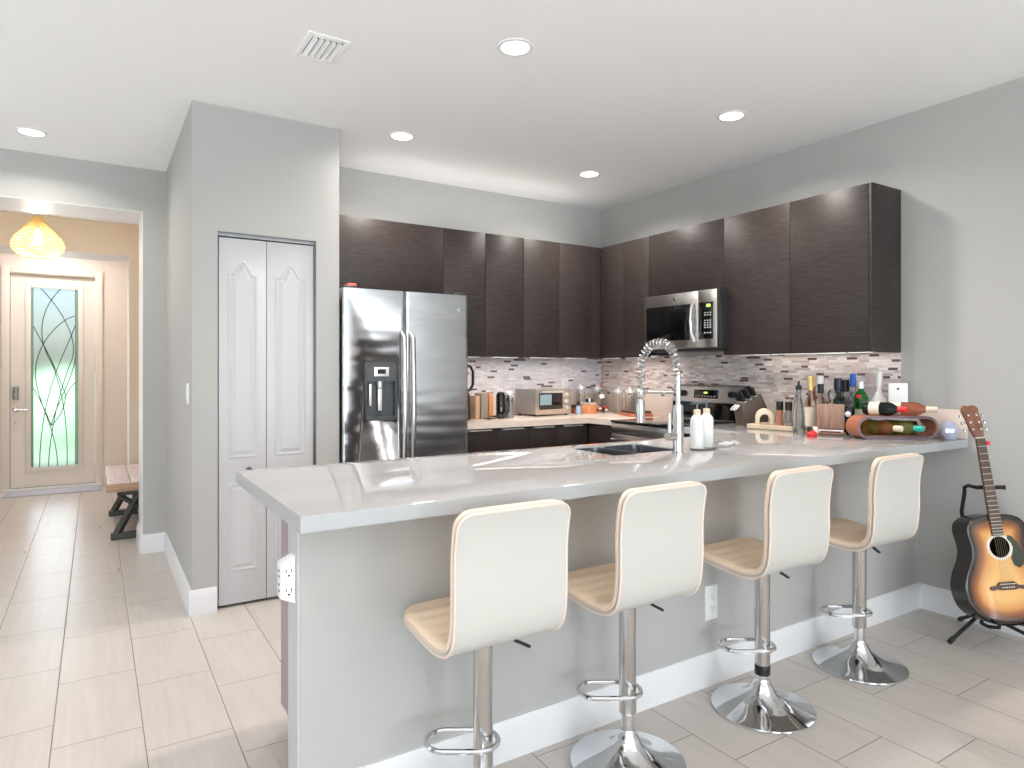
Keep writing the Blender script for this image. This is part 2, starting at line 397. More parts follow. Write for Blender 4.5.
w = MB(); w.box(-1.7, 8.715, 0, EX0, 8.85, CZ); w.box(EX1, 8.715, 0, .6, 8.85, CZ); w.box(EX0, 8.715, EZ, EX1, 8.85, CZ)
struct('wall_entry_door', w, M['wall_beige'])
# left wall with a wide window opening, rear wall with patio door and window
w = MB(); w.box(-3, -5.6, 0, -2.8, -3.1, CZ); w.box(-3, -.9, 0, -2.8, 2.8, CZ); w.box(-3, 4.2, 0, -2.8, 5.25, CZ); w.box(-3, 2.8, 0, -2.8, 4.2, .6); w.box(-3, 2.8, 2.2, -2.8, 4.2, CZ); w.box(-3, -3.1, 0, -2.8, -.9, .3); w.box(-3, -3.1, 2.3, -2.8, -.9, CZ)
struct('wall_left', w, M['wall'])
w = MB(); w.box(-2.8, -5.6, 0, -2.4, -5.45, CZ); w.box(-2.4, -5.6, 0, 0, -5.45, .4); w.box(-2.4, -5.6, 2.3, 0, -5.45, CZ); w.box(0, -5.6, 0, 1.3, -5.45, CZ)
w.box(1.3, -5.6, 2.25, 2.9, -5.45, CZ); w.box(2.9, -5.6, 0, RX, -5.45, CZ)
struct('wall_behind', w, M['wall'])
for n, (a, b_) in enumerate((((-2.4, -5.53, .4), (0, -5.5, 2.3)), ((1.3, -5.53, 0), (2.9, -5.5, 2.25)))):
    f = MB(); x0, y0, z0 = a; x1, y1, z1 = b_
    f.box(x0, y0, z0, x0+.06, y1, z1).box(x1-.06, y0, z0, x1, y1, z1).box(x0+.06, y0, z1-.06, x1-.06, y1, z1).box(x0+.06, y0, z0, x1-.06, y1, z0+.06)
    xm = (x0+x1)/2; f.box(xm-.03, y0, z0+.06, xm+.03, y1, z1-.06)
    struct('window_%d' % (n+1), f, M['trim'])
f = MB(); f.box(-2.92, -3.1, .3, -2.88, -3.04, 2.3).box(-2.92, -.96, .3, -2.88, -.9, 2.3).box(-2.92, -3.04, 2.24, -2.88, -.96, 2.3).box(-2.92, -3.04, .3, -2.88, -.96, .36).box(-2.92, -2.03, .36, -2.88, -1.97, 2.24)
struct('window_3', f, M['trim'])
f = MB(); f.box(-2.92, 2.8, .6, -2.88, 2.86, 2.2).box(-2.92, 4.14, .6, -2.88, 4.2, 2.2).box(-2.92, 2.86, 2.14, -2.88, 4.14, 2.2).box(-2.92, 2.86, .6, -2.88, 4.14, .66)
struct('window_4', f, M['trim'])

# peninsula pony wall
PW0, PW1 = 1.84, 1.95
struct('wall_peninsula', MB().box(.475, PW0, 0, RX, PW1, .881), M['wall'])
struct('trim_5', MB().box(.469, PW0+.004, 0, .475, PW1-.002, .86), M['wallend'])
# baseboards (profiled)
def baseboard(name, p0, p1, nrm, h=.13, t=.015):
    p0 = Vector((*p0, 0)); p1 = Vector((*p1, 0)); n = Vector((*nrm, 0))
    prof = [(0, 0), (t, 0), (t, h-.035), (t*.8, h-.015), (t*.45, h), (0, h)]
    b_ = MB(); vs = [p0 + n*a + Vector((0,0,z)) for a, z in prof] + [p1 + n*a + Vector((0,0,z)) for a, z in prof]
    k = len(prof); b_._new(vs, [tuple(range(k)), tuple(reversed(range(k, 2*k)))] + [(i, i+k, (i+1) % k+k, (i+1) % k) for i in range(k)])
    struct(name, b_, M['trim'])
baseboard('baseboard_peninsula', (.475, PW0), (RX, PW0), (0, -1))
baseboard('baseboard_right', (RX, -5.45), (RX, PW0-.015), (-1, 0))
baseboard('baseboard_pantry', (.41, PF), (DX0-.004, PF), (0, -1))
baseboard('baseboard_pantry_right', (DX1+.01, PF), (1.2, PF), (0, -1))
baseboard('baseboard_hall', (.425, PF), (.425, 5.231), (-1, 0))
baseboard('baseboard_entry', (.266, 5.246), (.425, 5.246), (0, -1))
baseboard('baseboard_entry_side', (.277, 5.247), (.277, 5.68), (-1, 0))
baseboard('baseboard_foyer', (.266, 7.338), (.6, 7.338), (0, -1))
baseboard('baseboard_door_wall', (.075, 8.715), (.6, 8.715), (0, -1))

# ------------------------------------------------------------------ entry door
def rect_frame(mb, x0, x1, z0, z1, y0, y1, wd, bev=.004):
    mb.box(x0, y0, z0, x0+wd, y1, z1, bev).box(x1-wd, y0, z0, x1, y1, z1, bev).box(x0+wd, y0, z1-wd, x1-wd, y1, z1, bev)
    return mb
c = MB(); rect_frame(c, -.83, .072, 0, 2.375, 8.69, 8.715, .07)
struct('trim_6', c, M['entry'])
de = MB(); GX0, GX1, GZ0, GZ1 = -.585, -.152, .225, 2.165
de.box(EX0+.005, 8.75, .02, GX0, 8.79, EZ-.005).box(GX1, 8.75, .02, EX1-.005, 8.79, EZ-.005).box(GX0, 8.75, .02, GX1, 8.79, GZ0).box(GX0, 8.75, GZ1, GX1, 8.79, EZ-.005)
door = struct('door_1', de, M['entry'])
f = MB(); rect_frame(f, GX0-.045, GX1+.045, GZ0-.045, GZ1+.045, 8.735, 8.75, .05); f.box(GX0+.005, 8.735, GZ0-.045, GX1-.005, 8.75, GZ0+.003, .003)
f.build('glass_moulding', M['entry'], door)
pn = MB().box(GX0, 8.765, GZ0, GX1, 8.772, GZ1).build('door_glass', M['frosted'], door)
cm = MB()
def cpt(x, z): return (GX0 + (GX1-GX0)*x, 8.762, GZ1 - (GZ1-GZ0)*z)
def bez(p0, p1, p2, p3, n=14):
    return [tuple(((1-t)**3*p0[i]+3*(1-t)**2*t*p1[i]+3*(1-t)*t*t*p2[i]+t**3*p3[i]) for i in (0, 1)) for t in [k/n for k in range(n+1)]]
curves = [[(.03, 0), (.03, 1)], [(.93, 0), (.93, 1)],
    bez((.2, 0), (.65, .12), (1.05, .3), (.82, .42)), bez((.82, .42), (.68, .52), (.42, .72), (.36, 1)),
    bez((.62, 0), (.25, .1), (.1, .24), (.35, .38)), bez((.35, .38), (.62, .5), (.78, .75), (.75, 1)),
    bez((.93, .15), (.6, .17), (.05, .32), (.1, .5)), bez((.1, .5), (.15, .65), (.55, .8), (.55, 1)),
    bez((.03, .2), (.2, .3), (.4, .36), (.72, .6)), bez((.72, .6), (.7, .7), (.5, .75), (.42, .77)),
    bez((.93, .2), (.75, .35), (.2, .55), (.18, 1)), bez((.03, .55), (.2, .62), (.35, .72), (.42, .77)),
    bez((.93, .53), (.85, .55), (.75, .58), (.7, .62)), bez((.42, .77), (.5, .66), (.9, .5), (.93, .38))]
for cv in curves: cm.tube([cpt(*p) for p in cv], .0042, 6)
cm.build('leaded_came', M['came'], door)
bg = MB().box(GX0+.001, 8.757, GZ0+.01, GX0+.026, 8.763, GZ1-.01).box(GX1-.032, 8.757, GZ0+.01, GX1-.004, 8.763, GZ1-.01)
bg.build('bevelled_border', M['bevelglass'], door)
lk_ = MB().box(-.735, 8.715, .96, -.685, 8.75, 1.10, .008).box(-.728, 8.708, 1.04, -.692, 8.716, 1.09, .004); lk_.build('keypad_lock', M['greymetal'], door)
hn = MB().lathe([(.028, 0), (.028, .008), (.012, .012), (.012, .04)], (-.71, 8.75, .855), axis=(0, -1, 0)).tube([(-.71, 8.712, .855), (-.66, 8.71, .855), (-.61, 8.715, .85)], .009)
hn.build('door_handle', M['brushed'], door)
MB().lathe([(.014, 0), (.014, .006), (.006, .012)], (-.725, 8.75, .70), axis=(0, -1, 0)).build('door_stop_button', M['brushed'], door)
struct('trim_7', MB().box(-.83, 8.6, 0, .075, 8.715, .018, .004), M['trim'])
mt = MB().box(-.78, 8.24, 0, .06, 8.57, .012, .004).build('door_mat', mat('mat_fabric', srgb(188, 190, 204), .9, bump=.6, bscale=250), loc=(-.36, 8.4, 0), world=True)
tag(mt, 'pale blue-grey door mat lying before the glazed entry door', 'door mat')
# outdoors beyond the glazing
struct('lawn', MB().box(-25, -40, -.3, 25, 40, -.12), M['lawn'])
hd = MB()
for i in range(9): hd.sphere((-5+i*1.15, 15+random.uniform(-.4, .4), .35), 1.0, 1, .8, .95+random.uniform(-.1, .25), 14, 9)
tag(hd.build('hedge', M['hedge'], loc=(0, 15, 0), world=True), 'green garden hedge blurred behind the frosted entry door glass', 'hedge')

# ------------------------------------------------------------------ bifold pantry door
bd = thing('bifold_door', 'white two-leaf bifold pantry door with arched raised panels', 'door', (.81, PF+.035, 0))
def arch_poly(x0, x1, z0, z1, rise=.07):
    pts = [(x0, z0), (x1, z0), (x1, z1-rise)]
    n = 16; cxm = (x0+x1)/2; hw = (x1-x0)/2
    for i in range(1, n):
        t = 1 - 2*i/n   # 1..-1
        s_ = .5+.5*cos(pi*min(1, abs(t)*1.25)) if abs(t) < .8 else 0
        pts.append((cxm + t*hw, z1-rise + rise*s_))
    pts.append((x0, z1-rise)); return pts
def shrink(poly, d):
    cx_ = sum(p[0] for p in poly)/len(poly); x0 = min(p[0] for p in poly); x1 = max(p[0] for p in poly); z0 = min(p[1] for p in poly); z1 = max(p[1] for p in poly)
    mx_, mz = (x0+x1)/2, (z0+z1)/2
    return [(mx_+(x-mx_)*(1-2*d/(x1-x0)), mz+(z-mz)*(1-2*d/(z1-z0))) for x, z in poly]
yf = PF+.022
xm = .800
for a, b_ in ((DX0+.008, xm-.0015), (xm+.0015, DX1-.012)):
    lf = MB().box(a, yf, .015, b_, yf+.03, DZ-.028, .002).build('door_leaf', M['door'], bd, world=True)
    for z0, z1, rs in ((.80, 1.86, .07), (.19, .66, .0)):
        x0, x1 = a+.048, b_-.048
        poly = arch_poly(x0, x1, z0, z1, rs) if rs else [(x0, z0), (x1, z0), (x1, z1), (x0, z1)]
        pm = MB()
        n = len(poly); rings_ = [[(x, yf+dy, z) for x, z in shrink(poly, d)] for d, dy in ((-.004, .0005), (0, -.004), (.006, -.0055), (.011, -.003), (.014, -.0006), (.020, -.0006), (.036, -.007))]
        vs = [p for rg in rings_ for p in rg] + [((x0+x1)/2, yf-.007, (z0+z1)/2)]; k_ = len(rings_)
        pm._new(vs, [(i+q_*n, (i+1) % n+q_*n, (i+1) % n+(q_+1)*n, i+(q_+1)*n) for q_ in range(k_-1) for i in range(n)] + [(i+(k_-1)*n, (i+1) % n+(k_-1)*n, k_*n) for i in range(n)])
        pm.build('raised_panel', M['door'], lf, world=True, angle=12)
    if a < .6: MB().lathe([(.006, 0), (.006, .012), (.013, .016), (.013, .026), (.006, .03)], (.705, yf, .735), axis=(0, -1, 0)).build('door_knob', M['darkmetal'], lf, world=True)
MB().box(DX0+.004, yf-.004, DZ-.022, DX1-.004, yf+.03, DZ-.001).build('top_track', M['greymetal'], bd, world=True)
MB().box(DX1-.010, yf+.002, .012, DX1-.002, yf+.03, DZ-.026).build('side_jamb', M['greymetal'], bd, world=True)
struct('trim_8', MB().box(DX0, PF-.002, DZ-.004, DX1, PF+.02, DZ+.0).box(DX1-.003, PF-.002, 0, DX1, PF+.02, DZ-.004), M['greymetal'])

# light switch on hall side wall
def wall_plate(name, label, cat, loc, axis, kind='switch', w=.07, h=.115):
    o = thing(name, label, cat, loc)
    if axis == 'x-': T = Matrix.Rotation(radians(-90), 4, 'Z')
    elif axis == 'y-': T = Matrix.Identity(4)
    MB().box(-w/2, -.006, -h/2, w/2, 0, h/2, .002, T).build('plate', M['white'], o)
    if kind == 'switch':
        MB().box(-.016, -.010, -.033, .016, -.006, .033, .001, T).build('rocker', M['white'], o)
    else:
        for dz in (-.022, .022):
            MB().box(-.016, -.009, dz-.015, .016, -.006, dz+.015, .002, T).build('socket', M['white'], o)
            sl = MB(); sl.box(-.008, -.0095, dz-.002, -.006, -.0088, dz+.008, 0, T).box(.006, -.0095, dz-.002, .008, -.0088, dz+.008, 0, T).box(-.002, -.0095, dz-.011, .002, -.0088, dz-.007, 0, T)
            sl.build('slot', M['black'], o)
    return o
wall_plate('light_switch', 'white light switch on the hall side of the pantry wall', 'switch', (.425, 3.93, 1.145), 'x-')
wall_plate('wall_outlet', 'white outlet plate on the peninsula wall below the counter', 'outlet', (2.114, PW0, .33), 'y-', 'outlet', .072, .14)
wall_plate('wall_outlet', 'white outlet plate set in the mosaic backsplash above the toaster oven', 'outlet', (3.345, RY-.008, 1.15), 'y-', 'outlet')

# outlet tap on the end of the peninsula wall
tp = thing('outlet_extender', 'white plug-in outlet extender on the end of the peninsula wall', 'outlet', (.469, 1.885, .69))
pf = [(0, -.064), (0, .070), (-.040, .050), (-.040, -.046)]
MB().prism(pf, -.024, .024, 'xz', None, .004).build('body', M['white'], tp)
for dz in (-.027, .025):
    s_ = MB()
    for dx in (-.026, -.012): s_.box(dx-.0012, -.0248, dz, dx+.0012, -.0238, dz+.009)
    s_.lathe([(.003, 0), (.003, .001)], (-.019, -.0248, dz-.008), 8, axis=(0, 1, 0))
    s_.build('socket', M['black'], tp)
s_ = MB()
for dz in (-.03, -.012, .010, .026): s_.box(-.0408, -.008, dz, -.0398, .006, dz+.005)
s_.build('usb_ports', M['black'], tp)

# ------------------------------------------------------------------ recessed lights, vent, pendant
lights_ = [((1.54, 2.415), 'recessed ceiling light nearest the camera, beside the ceiling air vent'), ((1.55, 3.69), 'recessed ceiling light above the fridge and pantry corner'),
           ((2.96, 2.43), 'recessed ceiling light above the peninsula near the right wall cabinets'), ((2.98, 3.69), 'recessed ceiling light by the rear corner of the kitchen'),
           ((-.316, 4.79), 'recessed ceiling light in the hall before the entry opening')]
for (x, y), lab in lights_:
    t = thing('recessed_light', lab, 'ceiling light', (x, y, CZ), 0, 'recessed ceiling lights')
    MB().lathe([(.060, -.001), (.062, -.006), (.078, -.004), (.080, 0)], (0, 0, 0), 32, cap=False).build('trim_ring', M['white'], t)
    MB().lathe([(.061, -.001), (.061, -.004), (.03, -.006), (0, -.0065)], (0, 0, 0), 32).build('lamp_lens', M['lens'], t)
    area('recessed_lamp', (x, y, CZ-.012), (0, 0, 0), 14/100, .14, 12.5 if y < 4.5 else 6, LAMP, 150, 'DISK')
for x, y in ((-.3, .8), (2.4, -.9), (-.3, -1.6), (2.4, -3.2)):   # unseen lamps added behind the camera to brighten the room
    area('living_fill_lamp', (x, y, CZ-.012), (0, 0, 0), .12, .12, 9, LAMP, 160, 'DISK')
vt = thing('ceiling_vent', 'white slatted air vent in the kitchen ceiling', 'vent', (.835, 2.872, CZ))
v_ = MB(); a, b_ = .088, .122
v_.box(-a, -b_, -.006, -a+.022, b_, 0, .001).box(a-.022, -b_, -.006, a, b_, 0, .001).box(-a+.022, -b_, -.006, a-.022, -b_+.03, 0, .001).box(-a+.022, b_-.03, -.006, a-.022, b_, 0, .001)
v_.build('frame', M['ceiling'], vt)
for i in range(5):
    x = -.052+.026*i; T = Matrix.Translation((x, 0, -.006)) @ Matrix.Rotation(radians(35), 4, 'Y')
    MB().box(-.011, -b_+.03, -.001, .011, b_-.03, .001, 0, T).build('slat', M['ceiling'], vt)
MB().box(-a+.022, -b_+.03, -.0012, a-.022, b_-.03, -.0002).build('duct', M['black'], vt)

pd = thing('pendant_lamp', 'glowing woven rattan pendant lamp hanging in the foyer', 'pendant lamp', (-.378, 6.35, 2.14))
def pr(t):  # radius over height fraction, bulbous
    pts = [(0, .085), (.06, .12), (.2, .168), (.35, .176), (.5, .155), (.68, .105), (.82, .062), (.92, .04), (1, .034)]
    for (a, ra), (b2, rb) in zip(pts, pts[1:]):
        if a <= t <= b2:
            u = (t-a)/(b2-a); return ra+(rb-ra)*u
    return pts[-1][1]
sh = MB(); H = .33
for i in range(44):
    for sg in (1, -1):
        sh.tube([(pr(k/14)*cos(2*pi*i/44+sg*k*.05), pr(k/14)*sin(2*pi*i/44+sg*k*.05), H*k/14) for k in range(15)], .0018, 4, cap=False)
sh.build('rattan_ribs', M['rattan'], pd)
sh = MB()
for z in [k/15 for k in range(16)]:
    sh.tube([(pr(z)*cos(2*pi*i/28), pr(z)*sin(2*pi*i/28), H*z) for i in range(28)], .003 if z > 0 else .006, 5, closed=True)
sh.build('rattan_hoops', M['rattan'], pd)
MB().lathe([(0, .12), (.02, .125), (.032, .15), (.03, .18), (.014, .21), (.013, .235)], (0, 0, 0), 20).build('light_bulb', M['bulb'], pd)
MB().lathe([(.018, .235), (.018, .30), (.012, .31)], (0, 0, 0), 16).build('lamp_holder', M['trim'], pd)
MB().cyl((0, 0, .31), (0, 0, CZ-2.14), .003).build('cord', M['trim'], pd)
MB().lathe([(.05, CZ-2.14-.02), (.055, CZ-2.14)], (0, 0, 0), 24).build('ceiling_rose', M['trim'], pd)
pl = bpy.data.lights.new('pendant_light', 'POINT'); pl.energy = 14; pl.color = (1, .88, .74); pl.shadow_soft_size = .05
po = bpy.data.objects.new('pendant_light', pl); COL.objects.link(po); po.location = (-.378, 6.35, 2.23)
area('vestibule_ceiling_lamp', (-.36, 8.2, CZ-.012), (0, 0, 0), .14, .14, 8, (1, .96, .93), 180, 'DISK')

# bench in foyer
bn = thing('entry_bench', 'trestle bench with pale plank top standing in the foyer', 'bench', (.31, 6.28, 0))
for i in range(3):
    MB().box(-.235+i*.157, -.56, .375+.02, -.235+i*.157+.153, .56, .43, .003).build('top_plank', M['benchtop'], bn)
e_ = MB().box(-.24, -.575, .368, .24, -.561, .43, .002).box(-.24, .561, .368, .24, .575, .43, .002).box(-.24, -.56, .368, -.225, .56, .3945, .002).box(.225, -.56, .368, .24, .56, .3945, .002)
e_.build('apron', M['benchedge'], bn)
for y in (-.48, .48):
    l = MB(); l.box(-.21, y-.035, 0, .21, y+.035, .045, .004).box(-.17, y-.035, .33, .17, y+.035, .368, .004)
    for sx in (-1, 1):
        l.tube([(sx*.17, y, .04), (sx*.02, y, .34)], .028, 4); l.tube([(sx*-.02, y, .20), (sx*.16, y, .33)], .02, 4)
    l.box(-.03, y-.03, .045, .03, y+.03, .335, .003)
    l.build('trestle_leg', M['benchgrey'], bn)
MB().box(-.02, -.45, .12, .02, .45, .17, .003).build('stretcher', M['benchgrey'], bn)

# ------------------------------------------------------------------ upper cabinets
UZ0, UZ1, UF = 1.368, 2.262, 4.135
UX = 3.457
def upper_rear(label, x0, x1, z0, doors, handle=True, group='wall cabinets along the rear wall'):
    t = thing('wall_cabinet', label, 'cabinet', ((x0+x1)/2, UF+.02, z0), 0, group)
    MB().box(x0+.001, UF+.02, z0+.016, x1-.001, RY-.001, UZ1-.001).build('carcass', M['cabdark'], t, world=True)
    for a, b2 in doors:
        d = MB().box(a+.0015, UF, z0+.001, b2-.0015, UF+.019, UZ1-.001, .0012).build('cabinet_door', M['cab'], t, world=True)
        if handle:
            c_ = (a+b2)/2; hl = min(.11, (b2-a)*.33)
            MB().box(c_-hl, UF-.012, z0-.006, c_+hl, UF+.016, z0+.0005, .001).build('edge_pull', M['alu'], d, world=True)
    return t
upper_rear('wide dark cabinet over the refrigerator with one flap door', 1.203, 2.046, 1.80, [(1.203, 2.046)], False)
upper_rear('dark two-door rear wall cabinet right of the refrigerator', 2.046, 2.711, UZ0, [(2.046, 2.384), (2.384, 2.711)])
upper_rear('dark two-door rear wall cabinet ending at the corner', 2.711, 3.362, UZ0, [(2.711, 3.04), (3.04, 3.362)])
MB().box(3.363, UF+.004, UZ0, 3.456, UF+.02, UZ1-.002).box(3.44, UF+.02, UZ0, RX-.001, RY-.001, UZ1-.002).build('corner_filler', M['cab'], loc=(3.42, UF, UZ0), world=True)
tag(bpy.data.objects['corner_filler'], 'narrow dark filler panel in the corner between rear and right wall cabinets', 'cabinet')
def upper_right(label, y0, y1, z0, doors, hl=.11):
    t = thing('wall_cabinet', label, 'cabinet', (UX+.02, (y0+y1)/2, z0), 0, 'wall cabinets along the right wall')
    MB().box(UX+.02, y0+.001, z0+.016, RX-.001, y1-.001, UZ1-.001).build('carcass', M['cabdark'], t, world=True)
    for a, b2 in doors:
        d = MB().box(UX, a+.0015, z0+.001, UX+.019, b2-.0015, UZ1-.001, .0012).build('cabinet_door', M['cab'], t, world=True)
        c_ = (a+b2)/2; hh = min(hl, (b2-a)*.34)
        MB().box(UX-.012, c_-hh, z0-.006, UX+.016, c_+hh, z0+.0005, .001).build('edge_pull', M['alu'], d, world=True)
    return t
upper_right('dark two-door cabinet on the right wall between the corner and the microwave', 3.585, 4.134, UZ0, [(3.585, 3.865), (3.865, 4.134)])
upper_right('short dark flap-door cabinet directly above the microwave', 2.899, 3.585, 1.802, [(2.899, 3.585)], .10)
upper_right('dark single-door cabinet right of the microwave', 2.416, 2.899, UZ0, [(2.416, 2.899)])
ec = upper_right('dark single-door cabinet at the near open end of the right wall', 1.947, 2.416, UZ0, [(1.947, 2.416)])
MB().box(UX, 1.931, UZ0, RX-.001, 1.9465, UZ1, .001).build('end_panel', M['cabdark'], ec, world=True)

# LED strips added under the wall cabinets to brighten counter and backsplash
for nm, (x0, y0, x1, y1), lb in (('a', (2.08, UF+.10, 3.40, UF+.125), 'added slim LED strip under the rear wall cabinets'), ('b', (UX+.085, 3.60, UX+.11, 4.10), 'added slim LED strip under the right wall cabinets by the corner'), ('c', (RX-.075, 1.98, RX-.055, 2.80), 'added slim LED strip under the right wall cabinets above the bottles')):
    t = thing('added_led_strip', lb, 'light', ((x0+x1)/2, (y0+y1)/2, UZ0+.006), 0, 'added under-cabinet LED strips')
    MB().box(x0, y0, UZ0+.006, x1, y1, UZ0+.0157, .001).build('housing', M['alu'], t, world=True)
    MB().box(x0+.004, y0+.004, UZ0+.0045, x1-.004, y1-.004, UZ0+.006).build('diffuser', M['lens_dim'], t, world=True)
    area('added_led_light', ((x0+x1)/2, (y0+y1)/2, UZ0+.002), (0, 0, 0), x1-x0, y1-y0, (1.4 if x1 < 3.5 or y0 > 3.5 else .33)*max(x1-x0, y1-y0), (1, .88, .78), 170)

# unseen cove strip added on the rear cabinets, fill for wall and ceiling
for x0, y0, x1, y1, lb in ((1.4, UF+.06, 3.3, UF+.16, 'added unseen LED cove strip on top of the rear wall cabinets'),):
    t = thing('added_cove_strip', lb, 'light', ((x0+x1)/2, (y0+y1)/2, UZ1), 0, 'added cove strips on the wall cabinets')
    MB().box(x0, y0, UZ1+.0002, x1, y1, UZ1+.012, .001).build('housing', M['alu'], t, world=True)
    MB().box(x0+.004, y0+.004, UZ1+.012, x1-.004, y1-.004, UZ1+.0135).build('diffuser', M['lens_dim'], t, world=True)
    area('cove_fill_light', ((x0+x1)/2, (y0+y1)/2, UZ1+.018), (radians(180), 0, 0), x1-x0, y1-y0, .9 if x1-x0 > 1 else .3, (1, .97, .94), 180)

# ------------------------------------------------------------------ microwave
mw = thing('microwave', 'stainless over-range microwave with black glass door', 'microwave', (3.40, 3.19, 1.412))
Y0, Y1, MX = 2.866, 3.525, 3.352
MB().box(MX+.03, Y0, 1.412, RX-.002, Y1, 1.800, .003).build('body', M['darkmetal'], mw, world=True)
MB().box(MX, Y0+.155, 1.420, MX+.029, Y1-.001, 1.795, .004).build('door', M['brushed'], mw, world=True)
dr = [o for o in COL.objects if o.name.startswith('door') and o.parent == mw][0]
MB().box(MX-.003, Y0+.225, 1.475, MX+.002, Y1-.022, 1.715, .002).build('door_window', M['blackgloss'], dr, world=True)
MB().tube([(MX-.002, Y0+.188, 1.46), (MX-.03, Y0+.188, 1.52), (MX-.037, Y0+.188, 1.60), (MX-.03, Y0+.188, 1.68), (MX-.002, Y0+.188, 1.735)], .010, 10).build('handle', M['brushed'], dr, world=True)
MB().box(MX, Y0+.001, 1.420, MX+.029, Y0+.152, 1.795, .004).build('control_frame', M['brushed'], mw, world=True)
cp = MB().box(MX-.003, Y0+.030, 1.475, MX+.002, Y0+.148, 1.715, .001).build('control_panel', M['blackgloss'], mw, world=True)
MB().box(MX-.0045, Y0+.05, 1.682, MX-.002, Y0+.082, 1.70).build('display', M['lcd'], cp, world=True)
for rw, z in enumerate((1.645, 1.63, 1.595, 1.58, 1.565, 1.55, 1.515)):
    for cc in range(3): MB().box(MX-.0045, Y0+.045+cc*.022, z-.004, MX-.002, Y0+.056+cc*.022, z+.003).build('key', M['key'], cp, world=True)
MB().lathe([(.013, 0), (.013, .003), (.010, .004)], (MX, Y0+.36, 1.757), 20, axis=(-1, 0, 0)).build('badge', M['chrome'], dr, world=True)
MB().box(MX+.04, Y0+.02, 1.402, 3.70, Y1-.02, 1.412, .002).build('vent_grille', M['black'], mw, world=True)

# ------------------------------------------------------------------ backsplash
bsw = MB().box(2.0, RY-.008, 1.07, RX-.008, RY, UZ0+.01)
struct('backsplash_rear', bsw, M['mosaic_b'])
struct('backsplash_right', MB().box(RX-.008, 1.934, 1.07, RX, RY, UZ0+.01).box(RX-.0078, 2.897, .90, RX, 3.553, 1.07), M['mosaic_r'])
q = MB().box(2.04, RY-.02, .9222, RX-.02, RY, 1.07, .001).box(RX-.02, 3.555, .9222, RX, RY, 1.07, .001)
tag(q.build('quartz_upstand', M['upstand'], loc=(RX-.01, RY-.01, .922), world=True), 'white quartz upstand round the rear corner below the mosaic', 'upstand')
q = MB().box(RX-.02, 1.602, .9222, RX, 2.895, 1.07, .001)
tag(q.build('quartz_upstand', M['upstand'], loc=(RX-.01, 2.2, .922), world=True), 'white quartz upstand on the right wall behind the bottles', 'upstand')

# ------------------------------------------------------------------ countertops
CT0, CT = .881, .922
SX0, SX1, SY0, SY1 = 1.80, 2.20, 2.065, 2.375
ct = MB()
FRONT, BACK, LX = 1.600, 2.455, .414
outer = [(LX, FRONT), (RX-.0005, FRONT), (RX-.0005, 2.896), (3.085, 2.896), (3.085, BACK), (LX, BACK)]
# slab with sink hole: build as rectangles, welded
xs = sorted({LX, SX0, SX1, 3.085, RX-.0005}); ys = sorted({FRONT, SY0, SY1, BACK, 2.896})
def inside(x, y):
    if SX0 < x < SX1 and SY0 < y < SY1: return False
    if y < BACK: return True
    return x > 3.085
bm = ct.bm; grid = {}
def gv(i, j, z):
    k = (i, j, z)
    if k not in grid: grid[k] = bm.verts.new((xs[i], ys[j], z))
    return grid[k]
cells = {(i, j) for i in range(len(xs)-1) for j in range(len(ys)-1) if inside((xs[i]+xs[i+1])/2, (ys[j]+ys[j+1])/2)}
for i, j in cells:
    bm.faces.new((gv(i, j, CT), gv(i+1, j, CT), gv(i+1, j+1, CT), gv(i, j+1, CT)))
    bm.faces.new((gv(i, j+1, CT0), gv(i+1, j+1, CT0), gv(i+1, j, CT0), gv(i, j, CT0)))
    for (di, dj), (p, q2) in {(-1, 0): ((i, j+1), (i, j)), (1, 0): ((i+1, j), (i+1, j+1)), (0, -1): ((i, j), (i+1, j)), (0, 1): ((i+1, j+1), (i, j+1))}.items():
        if (i+di, j+dj) not in cells:
            bm.faces.new((gv(*p, CT0), gv(*q2, CT0), gv(*q2, CT), gv(*p, CT)))
bmesh.ops.dissolve_limit(bm, angle_limit=.01, verts=bm.verts, edges=bm.edges)
es = [e for e in bm.edges if len(e.link_faces) == 2 and e.calc_face_angle(0) > 1 and all(abs(v.co.z-CT) < 1e-5 for v in e.verts)]
bmesh.ops.bevel(bm, geom=es, offset=.003, segments=2, affect='EDGES', profile=.5)
cto = ct.build('countertop', M['quartz'], loc=(2, 2, CT0), world=True); cto.data.materials.append(M['quartz_e'])
for p_ in cto.data.polygons:
    if abs(p_.normal.z) < .5: p_.material_index = 1
tag(cto, 'long white quartz peninsula countertop with the sink and bottles', 'countertop')
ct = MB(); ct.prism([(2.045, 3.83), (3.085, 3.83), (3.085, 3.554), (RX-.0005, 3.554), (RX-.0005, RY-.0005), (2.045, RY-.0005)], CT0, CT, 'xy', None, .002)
tag(ct.build('countertop', M['upstand'], loc=(3, 4.1, CT0), world=True), 'white quartz corner countertop under the toaster oven', 'countertop')  # same stone as the peninsula, its brighter lighting put into the colour

